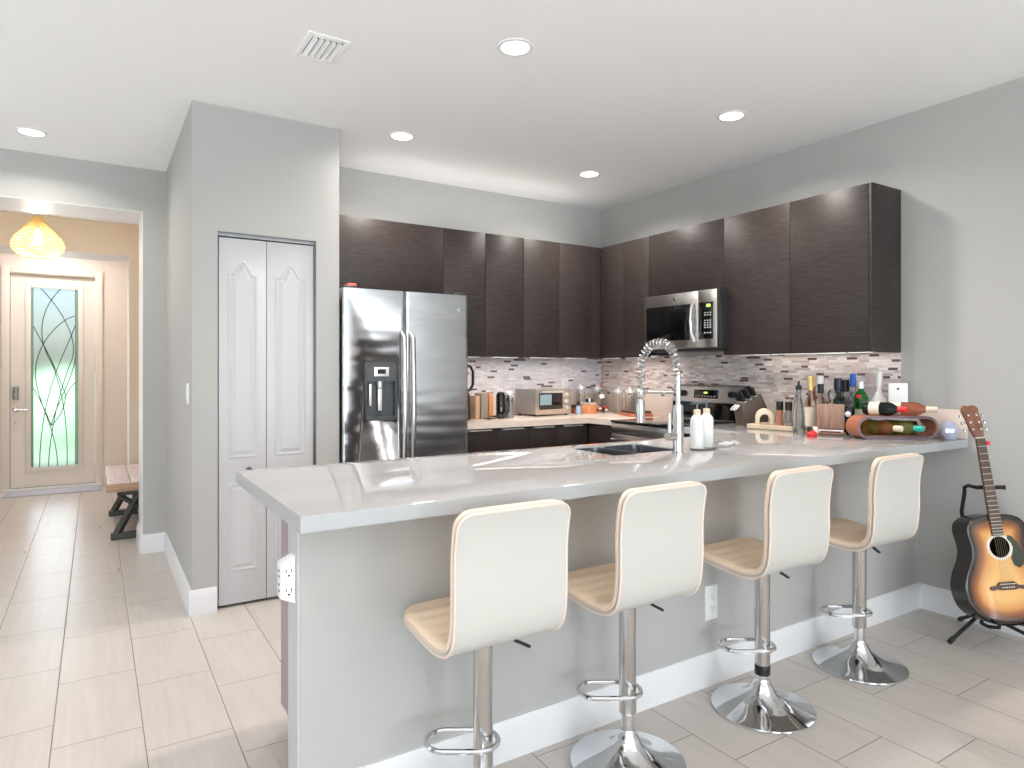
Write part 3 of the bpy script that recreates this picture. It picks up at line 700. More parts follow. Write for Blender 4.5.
# sink, in the hole
sk = thing('kitchen_sink', 'stainless undermount double-bowl sink in the peninsula counter', 'sink', ((SX0+SX1)/2, (SY0+SY1)/2, CT0-.18))
def bowl(x0, x1, y0, y1, zt, zb):
    b_ = MB(); r = .03
    def ring(ins, z, rr):
        pts = []
        for cx_, cy_, a0 in ((x1-ins-rr, y1-ins-rr, 0), (x0+ins+rr, y1-ins-rr, 90), (x0+ins+rr, y0+ins+rr, 180), (x1-ins-rr, y0+ins+rr, 270)):
            for k in range(6): a = radians(a0+90*k/5); pts.append((cx_+rr*cos(a), cy_+rr*sin(a), z))
        return pts
    rs = [ring(-.002, zt, .03), ring(0, zt, r), ring(.004, zb+.02, r), ring(.02, zb, r)]
    vv = [[b_.bm.verts.new(p) for p in rg] for rg in rs]
    for a_, c_ in zip(vv, vv[1:]):
        for k in range(len(a_)): l = (k+1) % len(a_); b_.bm.faces.new((a_[k], a_[l], c_[l], c_[k]))
    b_.bm.faces.new(vv[-1]); return b_
for x0, x1 in ((SX0+.005, 1.960), (1.984, SX1-.005)):
    bw = bowl(x0, x1, SY0+.005, SY1-.005, CT-.006, CT0-.17)
    ob = bw.build('bowl', M['steel'], sk, world=True)
    MB().lathe([(.032, 0), (.03, .003), (.012, .002), (0, .002)], ((x0+x1)/2, (SY0+SY1)/2, CT0-.1695), 20).build('drain', M['chrome'], ob, world=True)
MB().box(1.9625, SY0+.006, CT-.020, 1.9815, SY1-.006, CT-.008, .003).build('divider', M['steel'], sk, world=True)

# ------------------------------------------------------------------ base cabinets
def base_cab(label, x0, x1, y0, y1, facing, n=2, group=None, open_top=False, drawer=True):
    t = thing('base_cabinet', label, 'cabinet', ((x0+x1)/2, (y0+y1)/2, 0), 0, group)
    th = .018; TK = .06
    c_ = MB()
    fx0, fx1, fy0, fy1 = x0, x1, y0, y1
    if facing == 'y-': fy0 += .02
    if facing == 'y+': fy1 -= .02
    if facing == 'x-': fx0 += .02
    if open_top:
        c_.box(fx0, fy0, .1, fx0+th, fy1, CT0).box(fx1-th, fy0, .1, fx1, fy1, CT0).box(fx0+th, fy0, .1, fx1-th, fy1, .1+th).box(fx0+th, fy0, .12, fx1-th, fy0+th, CT0).box(fx0+th, fy1-th, .12, fx1-th, fy1, CT0)
    else: c_.box(fx0, fy0, .1, fx1, fy1, CT0-.001)
    if facing == 'y-': c_.box(x0, fy0+TK, 0, x1, fy1, .1)
    if facing == 'y+': c_.box(x0, fy0, 0, x1, fy1-TK, .1)
    if facing == 'x-': c_.box(fx0+TK, y0, 0, fx1, y1, .1)
    c_.build('carcass', M['cabdark'], t, world=True)
    a0, a1 = (x0, x1) if facing[0] == 'y' else (y0, y1)
    for i in range(n):
        s0 = a0+(a1-a0)*i/n+.0015; s1 = a0+(a1-a0)*(i+1)/n-.0015
        for nm, z0, z1 in ((('drawer_front', .70, .865), ('cabinet_door', .105, .697)) if drawer else (('cabinet_door', .105, .865),)):
            m_ = (s0+s1)/2; hl = min(.1, (s1-s0)*.33)
            if facing == 'y-':
                d = MB().box(s0, y0, z0, s1, y0+.019, z1, .0012); h = MB().box(m_-hl, y0-.012, z1-.0005, m_+hl, y0+.016, z1+.006, .001)
            elif facing == 'y+':
                d = MB().box(s0, y1-.019, z0, s1, y1, z1, .0012); h = MB().box(m_-hl, y1-.016, z1-.0005, m_+hl, y1+.012, z1+.006, .001)
            else:
                d = MB().box(x0, s0, z0, x0+.019, s1, z1, .0012); h = MB().box(x0-.012, m_-hl, z1-.0005, x0+.016, m_+hl, z1+.006, .001)
            dd = d.build(nm, M['cab'], t, world=True); h.build('edge_pull', M['alu'], dd, world=True)
    return t
base_cab('dark base cabinet under the rear counter right of the refrigerator', 2.05, 2.57, 3.85, RY-.001, 'y-', 2)
base_cab('dark base cabinet under the rear counter near the corner', 2.571, 3.088, 3.85, RY-.001, 'y-', 2)
base_cab('dark corner base cabinet left of the stove', 3.105, RX-.001, 3.555, RY-.001, 'x-', 1)
base_cab('dark base cabinet between the stove and the peninsula', 3.105, RX-.001, 2.456, 2.893, 'x-', 1)
g = 'peninsula cabinets'
base_cab('peninsula base cabinet at the open left end', .575, 1.64, PW1+.001, 2.43, 'y+', 3, g)
base_cab('peninsula base cabinet holding the sink', 1.642, 2.36, PW1+.001, 2.43, 'y+', 2, g, True, False)
base_cab('peninsula base cabinet beside the right wall', 2.362, 3.10, PW1+.001, 2.43, 'y+', 2, g)
tag(MB().box(.560, PW1+.001, .085, .574, 2.43, CT0-.001, .001).build('side_panel', M['cabside'], loc=(.567, 2.19, .085), world=True), 'mauve-grey side panel closing the open end of the peninsula cabinets', 'panel')

# ------------------------------------------------------------------ refrigerator
fr = thing('refrigerator', 'stainless side-by-side refrigerator with water dispenser', 'refrigerator', (1.625, 4.1, 0))
FX0, FX1, FYF = 1.213, 2.036, 3.755
MB().box(FX0+.004, FYF+.065, .03, FX1-.004, 4.44, 1.735, .004).build('cabinet_body', M['darkmetal'], fr, world=True)
MB().box(FX0+.02, FYF+.09, 0, FX1-.02, 4.42, .03).build('base_grille', M['black'], fr, world=True)
XS = 1.603
def fdoor(x0, x1, hole=None):
    b_ = MB(); n = 14; prof = []
    z0, z1 = .06, 1.752
    pts = []
    for k in range(n+1):
        u = k/n; x = x0+(x1-x0)*u; e = min(u, 1-u)*(x1-x0)
        y = FYF + (.0 if e > .02 else (.012*(1-sqrt(max(0, 1-((.02-e)/.02)**2)))))
        pts.append((x, y))
    pts = [(x0, FYF+.012)] + [(x0+.02*(1-cos(a)), FYF+.012*(1-sin(a))) for a in [radians(22.5*i) for i in range(1, 5)]] + [(x1-.02*(1-cos(a)), FYF+.012*(1-sin(a))) for a in [radians(90-22.5*i) for i in range(0, 4)]] + [(x1, FYF+.012), (x1, FYF+.062), (x0, FYF+.062)]
    b_.prism(pts, z0, z1, 'xy'); return b_
HX0, HX1, HZ0, HZ1 = 1.346, 1.548, .972, 1.322
ld = fdoor(FX0, XS-.002)
ldo = ld.build('fridge_door', M['fridge'], fr, world=True, angle=30)
# recess cut with a boolean-free approach: dispenser housing stands in the door as its own framed niche
cut = MB().box(HX0, FYF-.02, HZ0, HX1, FYF+.045, HZ1).build('niche_cutter', M['black'])
md = ldo.modifiers.new('niche', 'BOOLEAN'); md.object = cut; md.operation = 'DIFFERENCE'; md.solver = 'EXACT'
dg = bpy.context.evaluated_depsgraph_get()
cut.location = -Vector(fr.location) * 0; me2 = bpy.data.meshes.new_from_object(ldo.evaluated_get(dg)); ldo.modifiers.clear(); ldo.data = me2
bpy.data.objects.remove(cut)
rdo = fdoor(XS+.002, FX1).build('fridge_door', M['fridge'], fr, world=True, angle=30)
for x, dd in ((XS-.028, ldo), (XS+.028, rdo)):
    MB().tube([(x, FYF-.004, 1.50), (x, FYF-.045, 1.47), (x, FYF-.058, 1.10), (x, FYF-.055, .75), (x, FYF-.045, .45), (x, FYF-.004, .42)], [.013, .015, .016, .016, .015, .013], 12).build('handle', M['brushed'], dd, world=True)
hs = MB(); y0_, y1_ = FYF+.002, FYF+.044
hs.box(HX0+.001, y1_-.004, HZ0+.001, HX1-.001, y1_, HZ1-.001).box(HX0+.001, y0_, HZ0+.001, HX0+.012, y1_-.004, HZ1-.001).box(HX1-.012, y0_, HZ0+.001, HX1-.001, y1_-.004, HZ1-.001).box(HX0+.012, y0_, HZ0+.001, HX1-.012, y1_-.004, HZ0+.022).box(HX0+.012, y0_-.003, 1.205, HX1-.012, y1_-.004, HZ1-.001)
dsp = hs.build('dispenser', M['disp'], ldo, world=True)
pd_ = MB(); pd_.tube([(HX0, FYF-.001, HZ0), (HX1, FYF-.001, HZ0), (HX1, FYF-.001, HZ1-.01), ((HX0+HX1)/2, FYF-.001, HZ1+.006), (HX0, FYF-.001, HZ1-.01)], .004, 6, closed=True); pd_.build('dispenser_bezel', M['darkmetal'], ldo, world=True)
MB().box(HX0+.055, FYF-.004, 1.235, HX1-.055, FYF-.001, 1.29, .001).build('dispenser_panel', M['alu'], ldo, world=True)
MB().box(HX0+.075, FYF-.0055, 1.25, HX1-.075, FYF-.004, 1.278).build('dispenser_display', M['black'], ldo, world=True)
MB().box(HX0+.03, FYF+.012, 1.06, HX0+.045, FYF+.02, 1.19, .002).box(HX0+.085, FYF+.012, 1.03, HX0+.11, FYF+.022, 1.16, .002).lathe([(.014, 0), (.018, .04)], (HX0+.098, FYF+.02, 1.165), 16).build('dispenser_paddle', M['alu'], ldo, world=True)
MB().lathe([(.017, 0), (.017, .003), (.012, .004)], (1.972, FYF, 1.655), 24, axis=(0, -1, 0)).build('badge', M['chrome'], rdo, world=True)
MB().box(FX0+.02, FYF+.03, 1.752, FX0+.09, FYF+.12, 1.772, .004).box(FX1-.09, FYF+.03, 1.752, FX1-.02, FYF+.12, 1.772, .004).build('hinge_cover', M['darkmetal'], fr, world=True)
r_ = MB().box(1.285, FYF+.14, 1.7352, 1.345, FYF+.23, 1.80, .01); tag(r_.build('red_packet', mat('red_card', srgb(214, 96, 80), .6), loc=(1.315, FYF+.18, 1.735), world=True), 'small red packet lying on top of the refrigerator', 'packet')

# ------------------------------------------------------------------ stove
st = thing('stove', 'stainless electric range with black glass cooktop and raised control panel', 'stove', (3.4, 3.19, 0))
S0, S1, SF = 2.90, 3.55, 3.06
MB().box(SF+.03, S0, .02, RX-.03, S1, .905, .003).build('body', M['steel'], st, world=True)
MB().box(SF-.005, S0, .906, 3.655, S1, .925, .004).build('cooktop', M['blackgloss'], st, world=True)
dr = MB().box(SF, S0+.004, .27, SF+.029, S1-.004, .83, .006).build('oven_door', M['brushed'], st, world=True)
MB().box(SF-.002, S0+.1, .38, SF+.001, S1-.1, .68, .001).build('oven_window', M['blackgloss'], dr, world=True)
MB().tube([(SF, S0+.05, .79), (SF-.045, S0+.05, .795), (SF-.045, S1-.05, .795), (SF, S1-.05, .79)], .011, 10).build('handle', M['chrome'], dr, world=True)
MB().box(SF, S0+.004, .06, SF+.029, S1-.004, .265, .006).build('storage_drawer', M['brushed'], st, world=True)
MB().box(SF, S0+.002, .835, SF+.03, S1-.002, .902, .004).build('front_rail', M['brushed'], st, world=True)
bgm = MB().prism([(3.655, .925), (RX-.025, .925), (RX-.025, 1.168), (3.69, 1.168), (3.672, 1.155)], S0+.001, S1-.001, 'xz').build('backguard', M['brushed'], st, world=True)
MB().prism([(3.650, .927), (3.6575, 1.045), (3.664, 1.045), (3.657, .927)], S0+.01, S1-.01, 'xz').build('backguard_glass', M['blackgloss'], bgm, world=True)
T = Matrix.Translation((3.665, 3.235, 1.103)) @ Matrix.Rotation(radians(4), 4, 'Y')
cpn = MB().box(-.004, -.105, -.03, 0.002, .105, .03, .001, T).build('control_panel', M['blackgloss'], bgm, world=True)
MB().box(-.0055, -.02, .004, -.004, .012, .016, 0, T).build('clock_display', M['lcd'], cpn, world=True)
for i in range(7): MB().box(-.0052, -.09+i*.028, -.018, -.004, -.078+i*.028, -.012, 0, T).build('key', M['key'], cpn, world=True)
for y in (S0+.04, S0+.105, S1-.105, S1-.04):
    MB().lathe([(.024, 0), (.022, .018), (.018, .022)], (3.6655, y, 1.105), 20, axis=(-1, 0, -.07)).box(3.634, y-.003, 1.09, 3.645, y+.003, 1.12, .001).build('burner_knob', M['black'], bgm, world=True)

# ------------------------------------------------------------------ faucet
fa = thing('faucet', 'tall chrome spring-neck kitchen faucet beside the sink', 'faucet', (2.06, 1.965, CT))
MB().lathe([(.027, 0), (.027, .006), (.022, .01), (.021, .20), (.018, .205)], (0, 0, 0), 24).build('body', M['nickel'], fa)
MB().cyl((-.02, 0, .075), (-.062, 0, .075), .018).build('mixer_valve', M['nickel'], fa)
MB().tube([(-.050, 0, .085), (-.054, -.004, .13), (-.058, -.008, .175)], [.009, .008, .007], 10).build('lever', M['nickel'], fa)
MB().cyl((0, 0, .2), (0, 0, .34), .011).build('stem', M['nickel'], fa)
R_ = .112
arc = [(0, 0, .30+.02*k) for k in range(3)] + [(0, R_-R_*cos(a), .345+R_*1.1*sin(a)) for a in [pi*k/24 for k in range(25)]] + [(0, 2*R_, .33-.02*k) for k in range(4)]
MB().tube(arc, .0075, 10).build('hose', M['greymetal'], fa)
# spring helix round the arc
arcv = [Vector(p) for p in arc]; L = [0]
for a, b_ in zip(arcv, arcv[1:]): L.append(L[-1]+(b_-a).length)
def at_len(s_):
    for i in range(len(L)-1):
        if s_ <= L[i+1]: u = (s_-L[i])/(L[i+1]-L[i]); return arcv[i].lerp(arcv[i+1], u), (arcv[i+1]-arcv[i]).normalized()
    return arcv[-1], (arcv[-1]-arcv[-2]).normalized()
hp = []; turns = 25; N = turns*10
for k in range(N+1):
    p, t_ = at_len(L[-1]*k/N); sd = Vector((1, 0, 0)); up = t_.cross(sd).normalized(); a = 2*pi*k/10
    hp.append(p + (sd*cos(a)+up*sin(a))*.0175)
MB().tube(hp, .0033, 5).build('spring', M['nickel'], fa)
MB().tube([(0, .012, .255), (0, .10, .252), (0, 2*R_-.018, .252)], .006, 8).build('holder_arm', M['nickel'], fa)
MB().lathe([(.020, .115), (.021, .12), (.020, .20), (.014, .222), (.021, .235), (.021, .258), (.012, .268), (.010, .275)], (0, 2*R_, 0), 20).build('spray_head', M['nickel'], fa)

# soap dispensers and tray
ty = MB(); ty.lathe([(.0, 0), (.060, 0), (.068, .008), (.064, .009), (.058, .004), (0, .004)], (0, 0, 0), 32, Matrix.Diagonal((1.35, .75, 1, 1)))
tag(ty.build('soap_tray', mat('grey_tray', srgb(130, 128, 126), .5), loc=(2.285, 2.03, CT), rot=(0, 0, radians(18))), 'oval grey tray under the two soap bottles', 'tray')
bs = MB().box(-.055, -.022, 0, .055, .022, .010, .003); bso = bs.build('dish_brush', mat('sponge_grey', srgb(170, 168, 164), .8), loc=(2.455, 2.045, CT), rot=(0, 0, radians(20)))
tag(bso, 'small grey scrubbing mat lying right of the soap bottles', 'scrubber')
br = MB()
for i in range(11):
    for j in range(4): br.cyl((-.048+i*.0095, -.015+j*.010, .010), (-.048+i*.0095, -.015+j*.010, .017), .0022, seg=6)
br.build('bristles', M['white'], bso)
for i, (x, y, lb) in enumerate(((2.235, 2.02, 'white soap pump bottle on the grey tray, nearer the faucet'), (2.335, 2.055, 'white soap pump bottle on the grey tray, away from the faucet'))):
    t = thing('soap_dispenser', lb, 'soap dispenser', (x, y, CT+.0042), radians(100+i*40), 'soap dispensers by the sink')
    MB().lathe([(0, 0), (.028, 0), (.030, .004), (.030, .118), (.027, .135), (.016, .148), (.0125, .152)], (0, 0, 0), 28).build('bottle', M['ceramic'], t)
    MB().lathe([(.015, .150), (.015, .172), (.006, .174)], (0, 0, 0), 20).build('pump_collar', M['cream'], t)
    MB().cyl((0, 0, .173), (0, 0, .200), .0035).tube([(-.006, 0, .200), (.01, 0, .202), (.034, 0, .196)], [.006, .006, .003], 8).build('pump_head', mat('pump_metal%d' % i, srgb(110, 122, 130), .3, metal=.7), t)

# ------------------------------------------------------------------ bar stools
def sweep_shell(prof, half, thick, corner, rib=0, nx=12, ins=0):
    """prof: (y, z) centreline points; returns closed shell mesh with rounded ends"""
    P = [Vector((0, y, z)) for y, z in prof]
    # resample
    Ls = [0]
    for a, b_ in zip(P, P[1:]): Ls.append(Ls[-1]+(b_-a).length)
    tot = Ls[-1]; n = 60
    def cat(s_):
        for i in range(len(P)-1):
            if s_ <= Ls[i+1]+1e-9:
                u = (s_-Ls[i])/(Ls[i+1]-Ls[i]); p0 = P[max(i-1, 0)]; p1 = P[i]; p2 = P[i+1]; p3 = P[min(i+2, len(P)-1)]
                return .5*((2*p1)+(-p0+p2)*u+(2*p0-5*p1+4*p2-p3)*u*u+(-p0+3*p1-3*p2+p3)*u**3)
    ss = []
    for k in range(n+1):
        u = k/n
        if u < .1: s_ = corner*1.0*(1-cos(pi/2*u/.1))
        elif u > .9: s_ = tot-corner*(1-cos(pi/2*(1-u)/.1))
        else: s_ = corner+(tot-2*corner)*(u-.1)/.8
        ss.append(min(tot, max(0, s_)))
    top, bot = [], []
    b_ = MB()
    for s_ in ss:
        p = cat(s_); q0 = cat(max(0, s_-.004)); q1 = cat(min(tot, s_+.004)); t_ = (q1-q0).normalized()
        nn = Vector((0, -t_.z, t_.y))  # normal, to the inside (sitter's side)
        if nn.dot(Vector((0, .55, .83))) < 0: nn = -nn
        e = min(s_, tot-s_); hw = half-ins
        if e < corner: hw = half-ins-corner+sqrt(max(0, corner**2-(corner-e)**2))
        rr = 0
        if rib and e > .03: rr = rib*(abs(sin(pi*(s_-.03)/.052))**.35-1)
        rt, rb = [], []
        for k in range(nx+1):
            v = -1+2*k/nx; vv = math.copysign(1-(1-abs(v))**1.6, v) if abs(v) > 0 else 0
            x = hw*vv; edge = 1-abs(vv)
            pud = thick*(1-.45*(1-min(1, edge/.08))**2)
            rt.append(b_.bm.verts.new(p+nn*(pud+rr*min(1, edge/.12))+Vector((x, 0, 0))))
            rb.append(b_.bm.verts.new(p+Vector((x, 0, 0))))
        top.append(rt); bot.append(rb)
    for i in range(n):
        for k in range(nx):
            b_.bm.faces.new((top[i][k], top[i][k+1], top[i+1][k+1], top[i+1][k]))
            b_.bm.faces.new((bot[i][k], bot[i+1][k], bot[i+1][k+1], bot[i][k+1]))
        b_.bm.faces.new((top[i][0], top[i+1][0], bot[i+1][0], bot[i][0]))
        b_.bm.faces.new((top[i][nx], bot[i][nx], bot[i+1][nx], top[i+1][nx]))
    for k in range(nx):
        b_.bm.faces.new((top[0][k], bot[0][k], bot[0][k+1], top[0][k+1])); b_.bm.faces.new((top[n][k], top[n][k+1], bot[n][k+1], bot[n][k]))
    edge = [bot[i][0].co.copy() for i in range(n+1)] + [bot[n][k].co.copy() for k in range(1, nx)] + [bot[i][nx].co.copy() for i in range(n, -1, -1)] + [bot[0][k].co.copy() for k in range(nx-1, 0, -1)]
    return b_, edge
SP = [(.185, .555), (.12, .546), (.03, .536), (-.04, .533), (-.095, .541), (-.133, .565), (-.153, .61), (-.160, .69), (-.160, .78), (-.167, .85), (-.182, .915)]
def make_stool(label):
    t = thing('bar_stool', label, 'bar stool', (0, 0, 0), 0, 'bar stools along the peninsula')
    sh_, edge = sweep_shell(SP, .171, .014, .045)
    sh_.build('rear_shell', M['leather_w'], t, angle=60)
    # pad sits on the inside of the shell
    off = []
    P = [Vector((0, y, z)) for y, z in SP]
    for i, p in enumerate(P):
        t_ = (P[min(i+1, len(P)-1)]-P[max(i-1, 0)]).normalized(); nn = Vector((0, -t_.z, t_.y))
        if nn.dot(Vector((0, .55, .83))) < 0: nn = -nn
        q_ = p+nn*.0142; off.append((q_.y, q_.z))
    pad, e2 = sweep_shell(off, .171, .019, .045, rib=.009)
    pad.build('seat_pad', M['leather_t'], t, angle=60, label='cream leatherette seat and inner back with stitched channels')
    MB().tube(e2, .0042, 6, closed=True).build('piping', M['leather_e'], t)
    MB().tube([Vector(e)+(Vector((0, 0, 0))) for e in edge], .0035, 6, closed=True).build('shell_edge', M['leather_e'], t)
    MB().box(-.07, -.03, .520, .07, .09, .5345, .003).build('mount_plate', M['black'], t)
    MB().lathe([(.0265, .165), (.0275, .168), (.0275, .50), (.034, .516)], (0, 0, 0), 28).build('sleeve', M['brushed'], t)
    MB().lathe([(.022, .088), (.022, .20)], (0, 0, 0), 24).build('gas_column', M['chrome'], t)
    MB().lathe([(.182, 0), (.186, .003), (.185, .008), (.16, .015), (.125, .024), (.093, .037), (.067, .052), (.047, .068), (.038, .084), (.033, .094), (.027, .098), (.024, .112)], (0, 0, 0), 56).build('base', M['chrome'], t, angle=50)
    a_ = Vector((-.846, .533, 0)); b2 = Vector((.533, .846, 0)); c0 = a_*.059 + Vector((0, 0, .235)); hl, hw = .101, .055; pts = []
    for k in range(16): an = -pi/2+pi*k/15; pts.append(c0+a_*(hl-hw+hw*cos(an))+b2*(hw*sin(an)))
    for k in range(16): an = pi/2+pi*k/15; pts.append(c0+a_*(-(hl-hw)+hw*cos(an))+b2*(hw*sin(an)))
    MB().tube(pts, .0075, 10, closed=True).build('footrest', M['chrome'], t)
    MB().tube([c0+a_*(-.059)+b2*.050, c0+a_*(-.059)-b2*.050], .006, 8).build('footrest_bracket', M['chrome'], t)
    MB().tube([(.0, 0, .507), (.07, 0, .503), (.108, 0, .492)], .005, 8).build('lever_rod', M['chrome'], t)
    MB().box(-.004, -.007, -.004, .060, .007, .005, .002, Matrix.Translation((.104, 0, .493)) @ Matrix.Rotation(radians(30), 4, 'Y')).build('lever_grip', M['black'], t)
    return t
stools = [((.918, 1.607), 'cream and white bar stool at the left end of the peninsula', 0),
          ((1.459, 1.611), 'cream and white bar stool second from the left end of the peninsula', 0),
          ((2.127, 1.603), 'cream and white bar stool right of the outlet plate, black ring on its post', 0),
          ((2.785, 1.610), 'cream and white bar stool nearest the guitar', 0)]
s0 = make_stool(stools[0][1])
sl = []
for i, ((x, y), lb, rz) in enumerate(stools):
    o = s0 if i == 0 else copy_tree(s0)
    o.location = (x, y, 0); o.rotation_euler = (0, 0, radians(rz)); o['label'] = lb; sl.append(o)
MB().lathe([(.0275, .128), (.0285, .130), (.0285, .162), (.0275, .164)], (0, 0, 0), 24).build('column_ring', M['black'], sl[2], label='black ring around the gas column')

# ------------------------------------------------------------------ guitar and stand
gn = Vector((-.518, -.855, 0)); gw = Vector((.855, -.518, 0)); gz = Vector((0, 0, 1))
GL, GR = radians(10), radians(3.4)
b0 = gz*cos(GL)-gn*sin(GL); gb = b0*cos(GR)-gw*sin(GR); ga = gw*cos(GR)+b0*sin(GR); gc = ga.cross(gb)
gs = .95
GS = Vector((3.45, 1.349, .474))      # soundhole centre
org = GS-gb*.355*gs
gu = thing('acoustic_guitar', 'sunburst acoustic guitar leaning on a black floor stand', 'guitar')
gu.matrix_world = Matrix((( ga.x*gs, gb.x*gs, gc.x*gs, org.x), (ga.y*gs, gb.y*gs, gc.y*gs, org.y), (ga.z*gs, gb.z*gs, gc.z*gs, org.z), (0, 0, 0, 1)))
HWs = [(0, .0), (.002, .04), (.010, .082), (.028, .128), (.06, .168), (.10, .190), (.15, .200), (.19, .197), (.23, .183), (.27, .160), (.305, .142), (.34, .134), (.375, .136), (.41, .143), (.44, .144), (.468, .135), (.487, .112), (.499, .075), (.504, .04), (.505, 0)]
right = [Vector((w_, b_)) for b_, w_ in HWs]
def smooth2(pts, it=1):
    for _ in range(it):
        o_ = [pts[0]]
        for a, b_ in zip(pts, pts[1:]): o_ += [a*.75+b_*.25, a*.25+b_*.75]
        o_.append(pts[-1]); pts = o_
    return pts
right = smooth2(right, 2)
outl = right + [Vector((-p.x, p.y)) for p in reversed(right[1:-1])]
# body sides + back
gm = MB(); n = len(outl); D = -.105
vs = [(p.x, p.y, 0) for p in outl]+[(p.x, p.y, D) for p in outl]
gm._new(vs, [(i, (i+1) % n, (i+1) % n+n, i+n) for i in range(n)]+[tuple(range(n, 2*n))])
bodyo = gm.build('body', M['gside'], gu, angle=40)
# top with a real sound hole; sunburst paint as an attribute that follows the outline
hc = Vector((0, .355)); HR = .05
bm = bmesh.new(); rings = []; lay = bm.verts.layers.float.new('burst')
K = 14
def dist_edge(q):
    return min((q-p).length for p in outl)
for k in range(K+1):
    u = k/K; rg = []
    for p in outl:
        h = hc+(p-hc).normalized()*HR; q = h.lerp(p, u); v_ = bm.verts.new((q.x, q.y, .0015)); v_[lay] = min(1, dist_edge(q)/.12); rg.append(v_)
    rings.append(rg)
for a, b_ in zip(rings, rings[1:]):
    for i in range(n): j = (i+1) % n; bm.faces.new((a[i], a[j], b_[j], b_[i]))
me = bpy.data.meshes.new('soundboard')
bmesh.ops.recalc_face_normals(bm, faces=bm.faces)
for f_ in bm.faces: f_.smooth = True
# thickness
r2 = bmesh.ops.solidify(bm, geom=bm.faces[:], thickness=.0025)
bm.to_mesh(me); bm.free()
sm = mat('sunburst_lacquer', srgb(214, 150, 70), .1, coat=.8); ns, lk, b = nodes(sm)
at = ns.new('ShaderNodeAttribute'); at.attribute_name = 'burst'
tcx = ns.new('ShaderNodeTexCoord'); mpx = ns.new('ShaderNodeMapping'); mpx.inputs['Scale'].default_value = (60, 1, 1); lk.new(tcx.outputs['Object'], mpx.inputs[0])
nzx = ns.new('ShaderNodeTexNoise'); nzx.inputs['Scale'].default_value = 3; lk.new(mpx.outputs[0], nzx.inputs['Vector'])
r = ramp(sm.node_tree, [(0, srgb(18, 14, 14)), (.16, srgb(40, 26, 20)), (.42, srgb(150, 88, 40)), (.62, srgb(214, 150, 78)), (1, srgb(236, 184, 112))]); lk.new(at.outputs['Fac'], r.inputs[0])
mxx = ns.new('ShaderNodeMix'); mxx.data_type = 'RGBA'; mxx.blend_type = 'MULTIPLY'; mxx.inputs[0].default_value = .25
rx_ = ramp(sm.node_tree, [(.3, (.6, .6, .6, 1)), (.7, (1, 1, 1, 1))]); lk.new(nzx.outputs['Fac'], rx_.inputs[0]); lk.new(r.outputs[0], mxx.inputs[6]); lk.new(rx_.outputs[0], mxx.inputs[7]); lk.new(mxx.outputs[2], b.inputs['Base Color'])
so = bpy.data.objects.new('soundboard', me); COL.objects.link(so); so.parent = gu; me.materials.append(sm)
MB().tube([(p.x*.996, p.y, .001) for p in outl], .0022, 6, closed=True).build('binding', M['gside'], gu)
ro = MB().lathe([(HR-.001, 0), (HR-.001, .0012), (HR+.012, .0012), (HR+.012, 0)], (0, .355, .0016), 40, cap=False).build('rosette', M['pearl'], gu)
# pickguard
pg = [(.040, .392), (.056, .372), (.062, .35), (.056, .325), (.045, .302), (.055, .268), (.078, .255), (.098, .27), (.108, .30), (.104, .335), (.088, .372), (.066, .400), (.048, .408)]
MB().prism(pg, .0018, .0030, 'xy').build('pickguard', M['pickguard'], gu)
# bridge (moustache shape), saddle, pins
bp_ = [(-.085, .168), (-.072, .160), (-.05, .166), (-.035, .160), (.035, .160), (.05, .166), (.072, .160), (.085, .168), (.078, .178), (.05, .180), (.036, .196), (-.036, .196), (-.05, .180), (-.078, .178)]
bro = MB().prism(bp_, .0018, .010, 'xy', None, .001).build('bridge', M['ebony'], gu)
MB().box(-.036, .186, .010, .036, .189, .013).build('saddle', M['pearl'], bro)
for i in range(6): MB().lathe([(.003, 0), (.003, .003), (0, .0045)], (-.027+.0108*i, .172, .010), 10).build('bridge_pin', M['pearl'], bro)
# neck, fingerboard
nk = MB()
vv = []
for bb, hw, th in ((.46, .028, .03), (.52, .027, .022), (.86, .0215, .018), (.885, .022, .018)):
    vv.append([(hw*cos(a), bb, .004-th*abs(sin(a))**.8 if sin(a) > 0 else .004) for a in [pi*k/8 for k in range(9)]])
vr = [[nk.bm.verts.new(p) for p in rg] for rg in vv]
for a, b_ in zip(vr, vr[1:]):
    for k in range(8): nk.bm.faces.new((a[k], a[k+1], b_[k+1], b_[k]))
    nk.bm.faces.new((a[8], a[0], b_[0], b_[8]))
nk.bm.faces.new(vr[0]); nk.bm.faces.new(vr[-1])
nk.build('neck', M['neckwood'], gu)
fbm = MB(); fbm._new([(-.0285, .408, .0022), (.0285, .408, .0022), (.0215, .87, .0042), (-.0215, .87, .0042), (-.0285, .408, .008), (.0285, .408, .008), (.0215, .87, .009), (-.0215, .87, .009)], [(3, 2, 1, 0), (4, 5, 6, 7), (0, 1, 5, 4), (1, 2, 6, 5), (2, 3, 7, 6), (3, 0, 4, 7)])
fbo = fbm.build('fingerboard', M['ebony'], gu)
scale_len = .683
for i in range(1, 21):
    y = .87-scale_len*(1-2**(-i/12))
    if y < .412: break
    hw = .0285+(.0215-.0285)*(y-.408)/.462
    MB().box(-hw+.001, y-.0011, .0083, hw-.001, y+.0011, .0102).build('fret', M['fretwire'], fbo)
MB().box(-.0215, .870, .004, .0215, .876, .0115).build('nut', M['pearl'], gu)
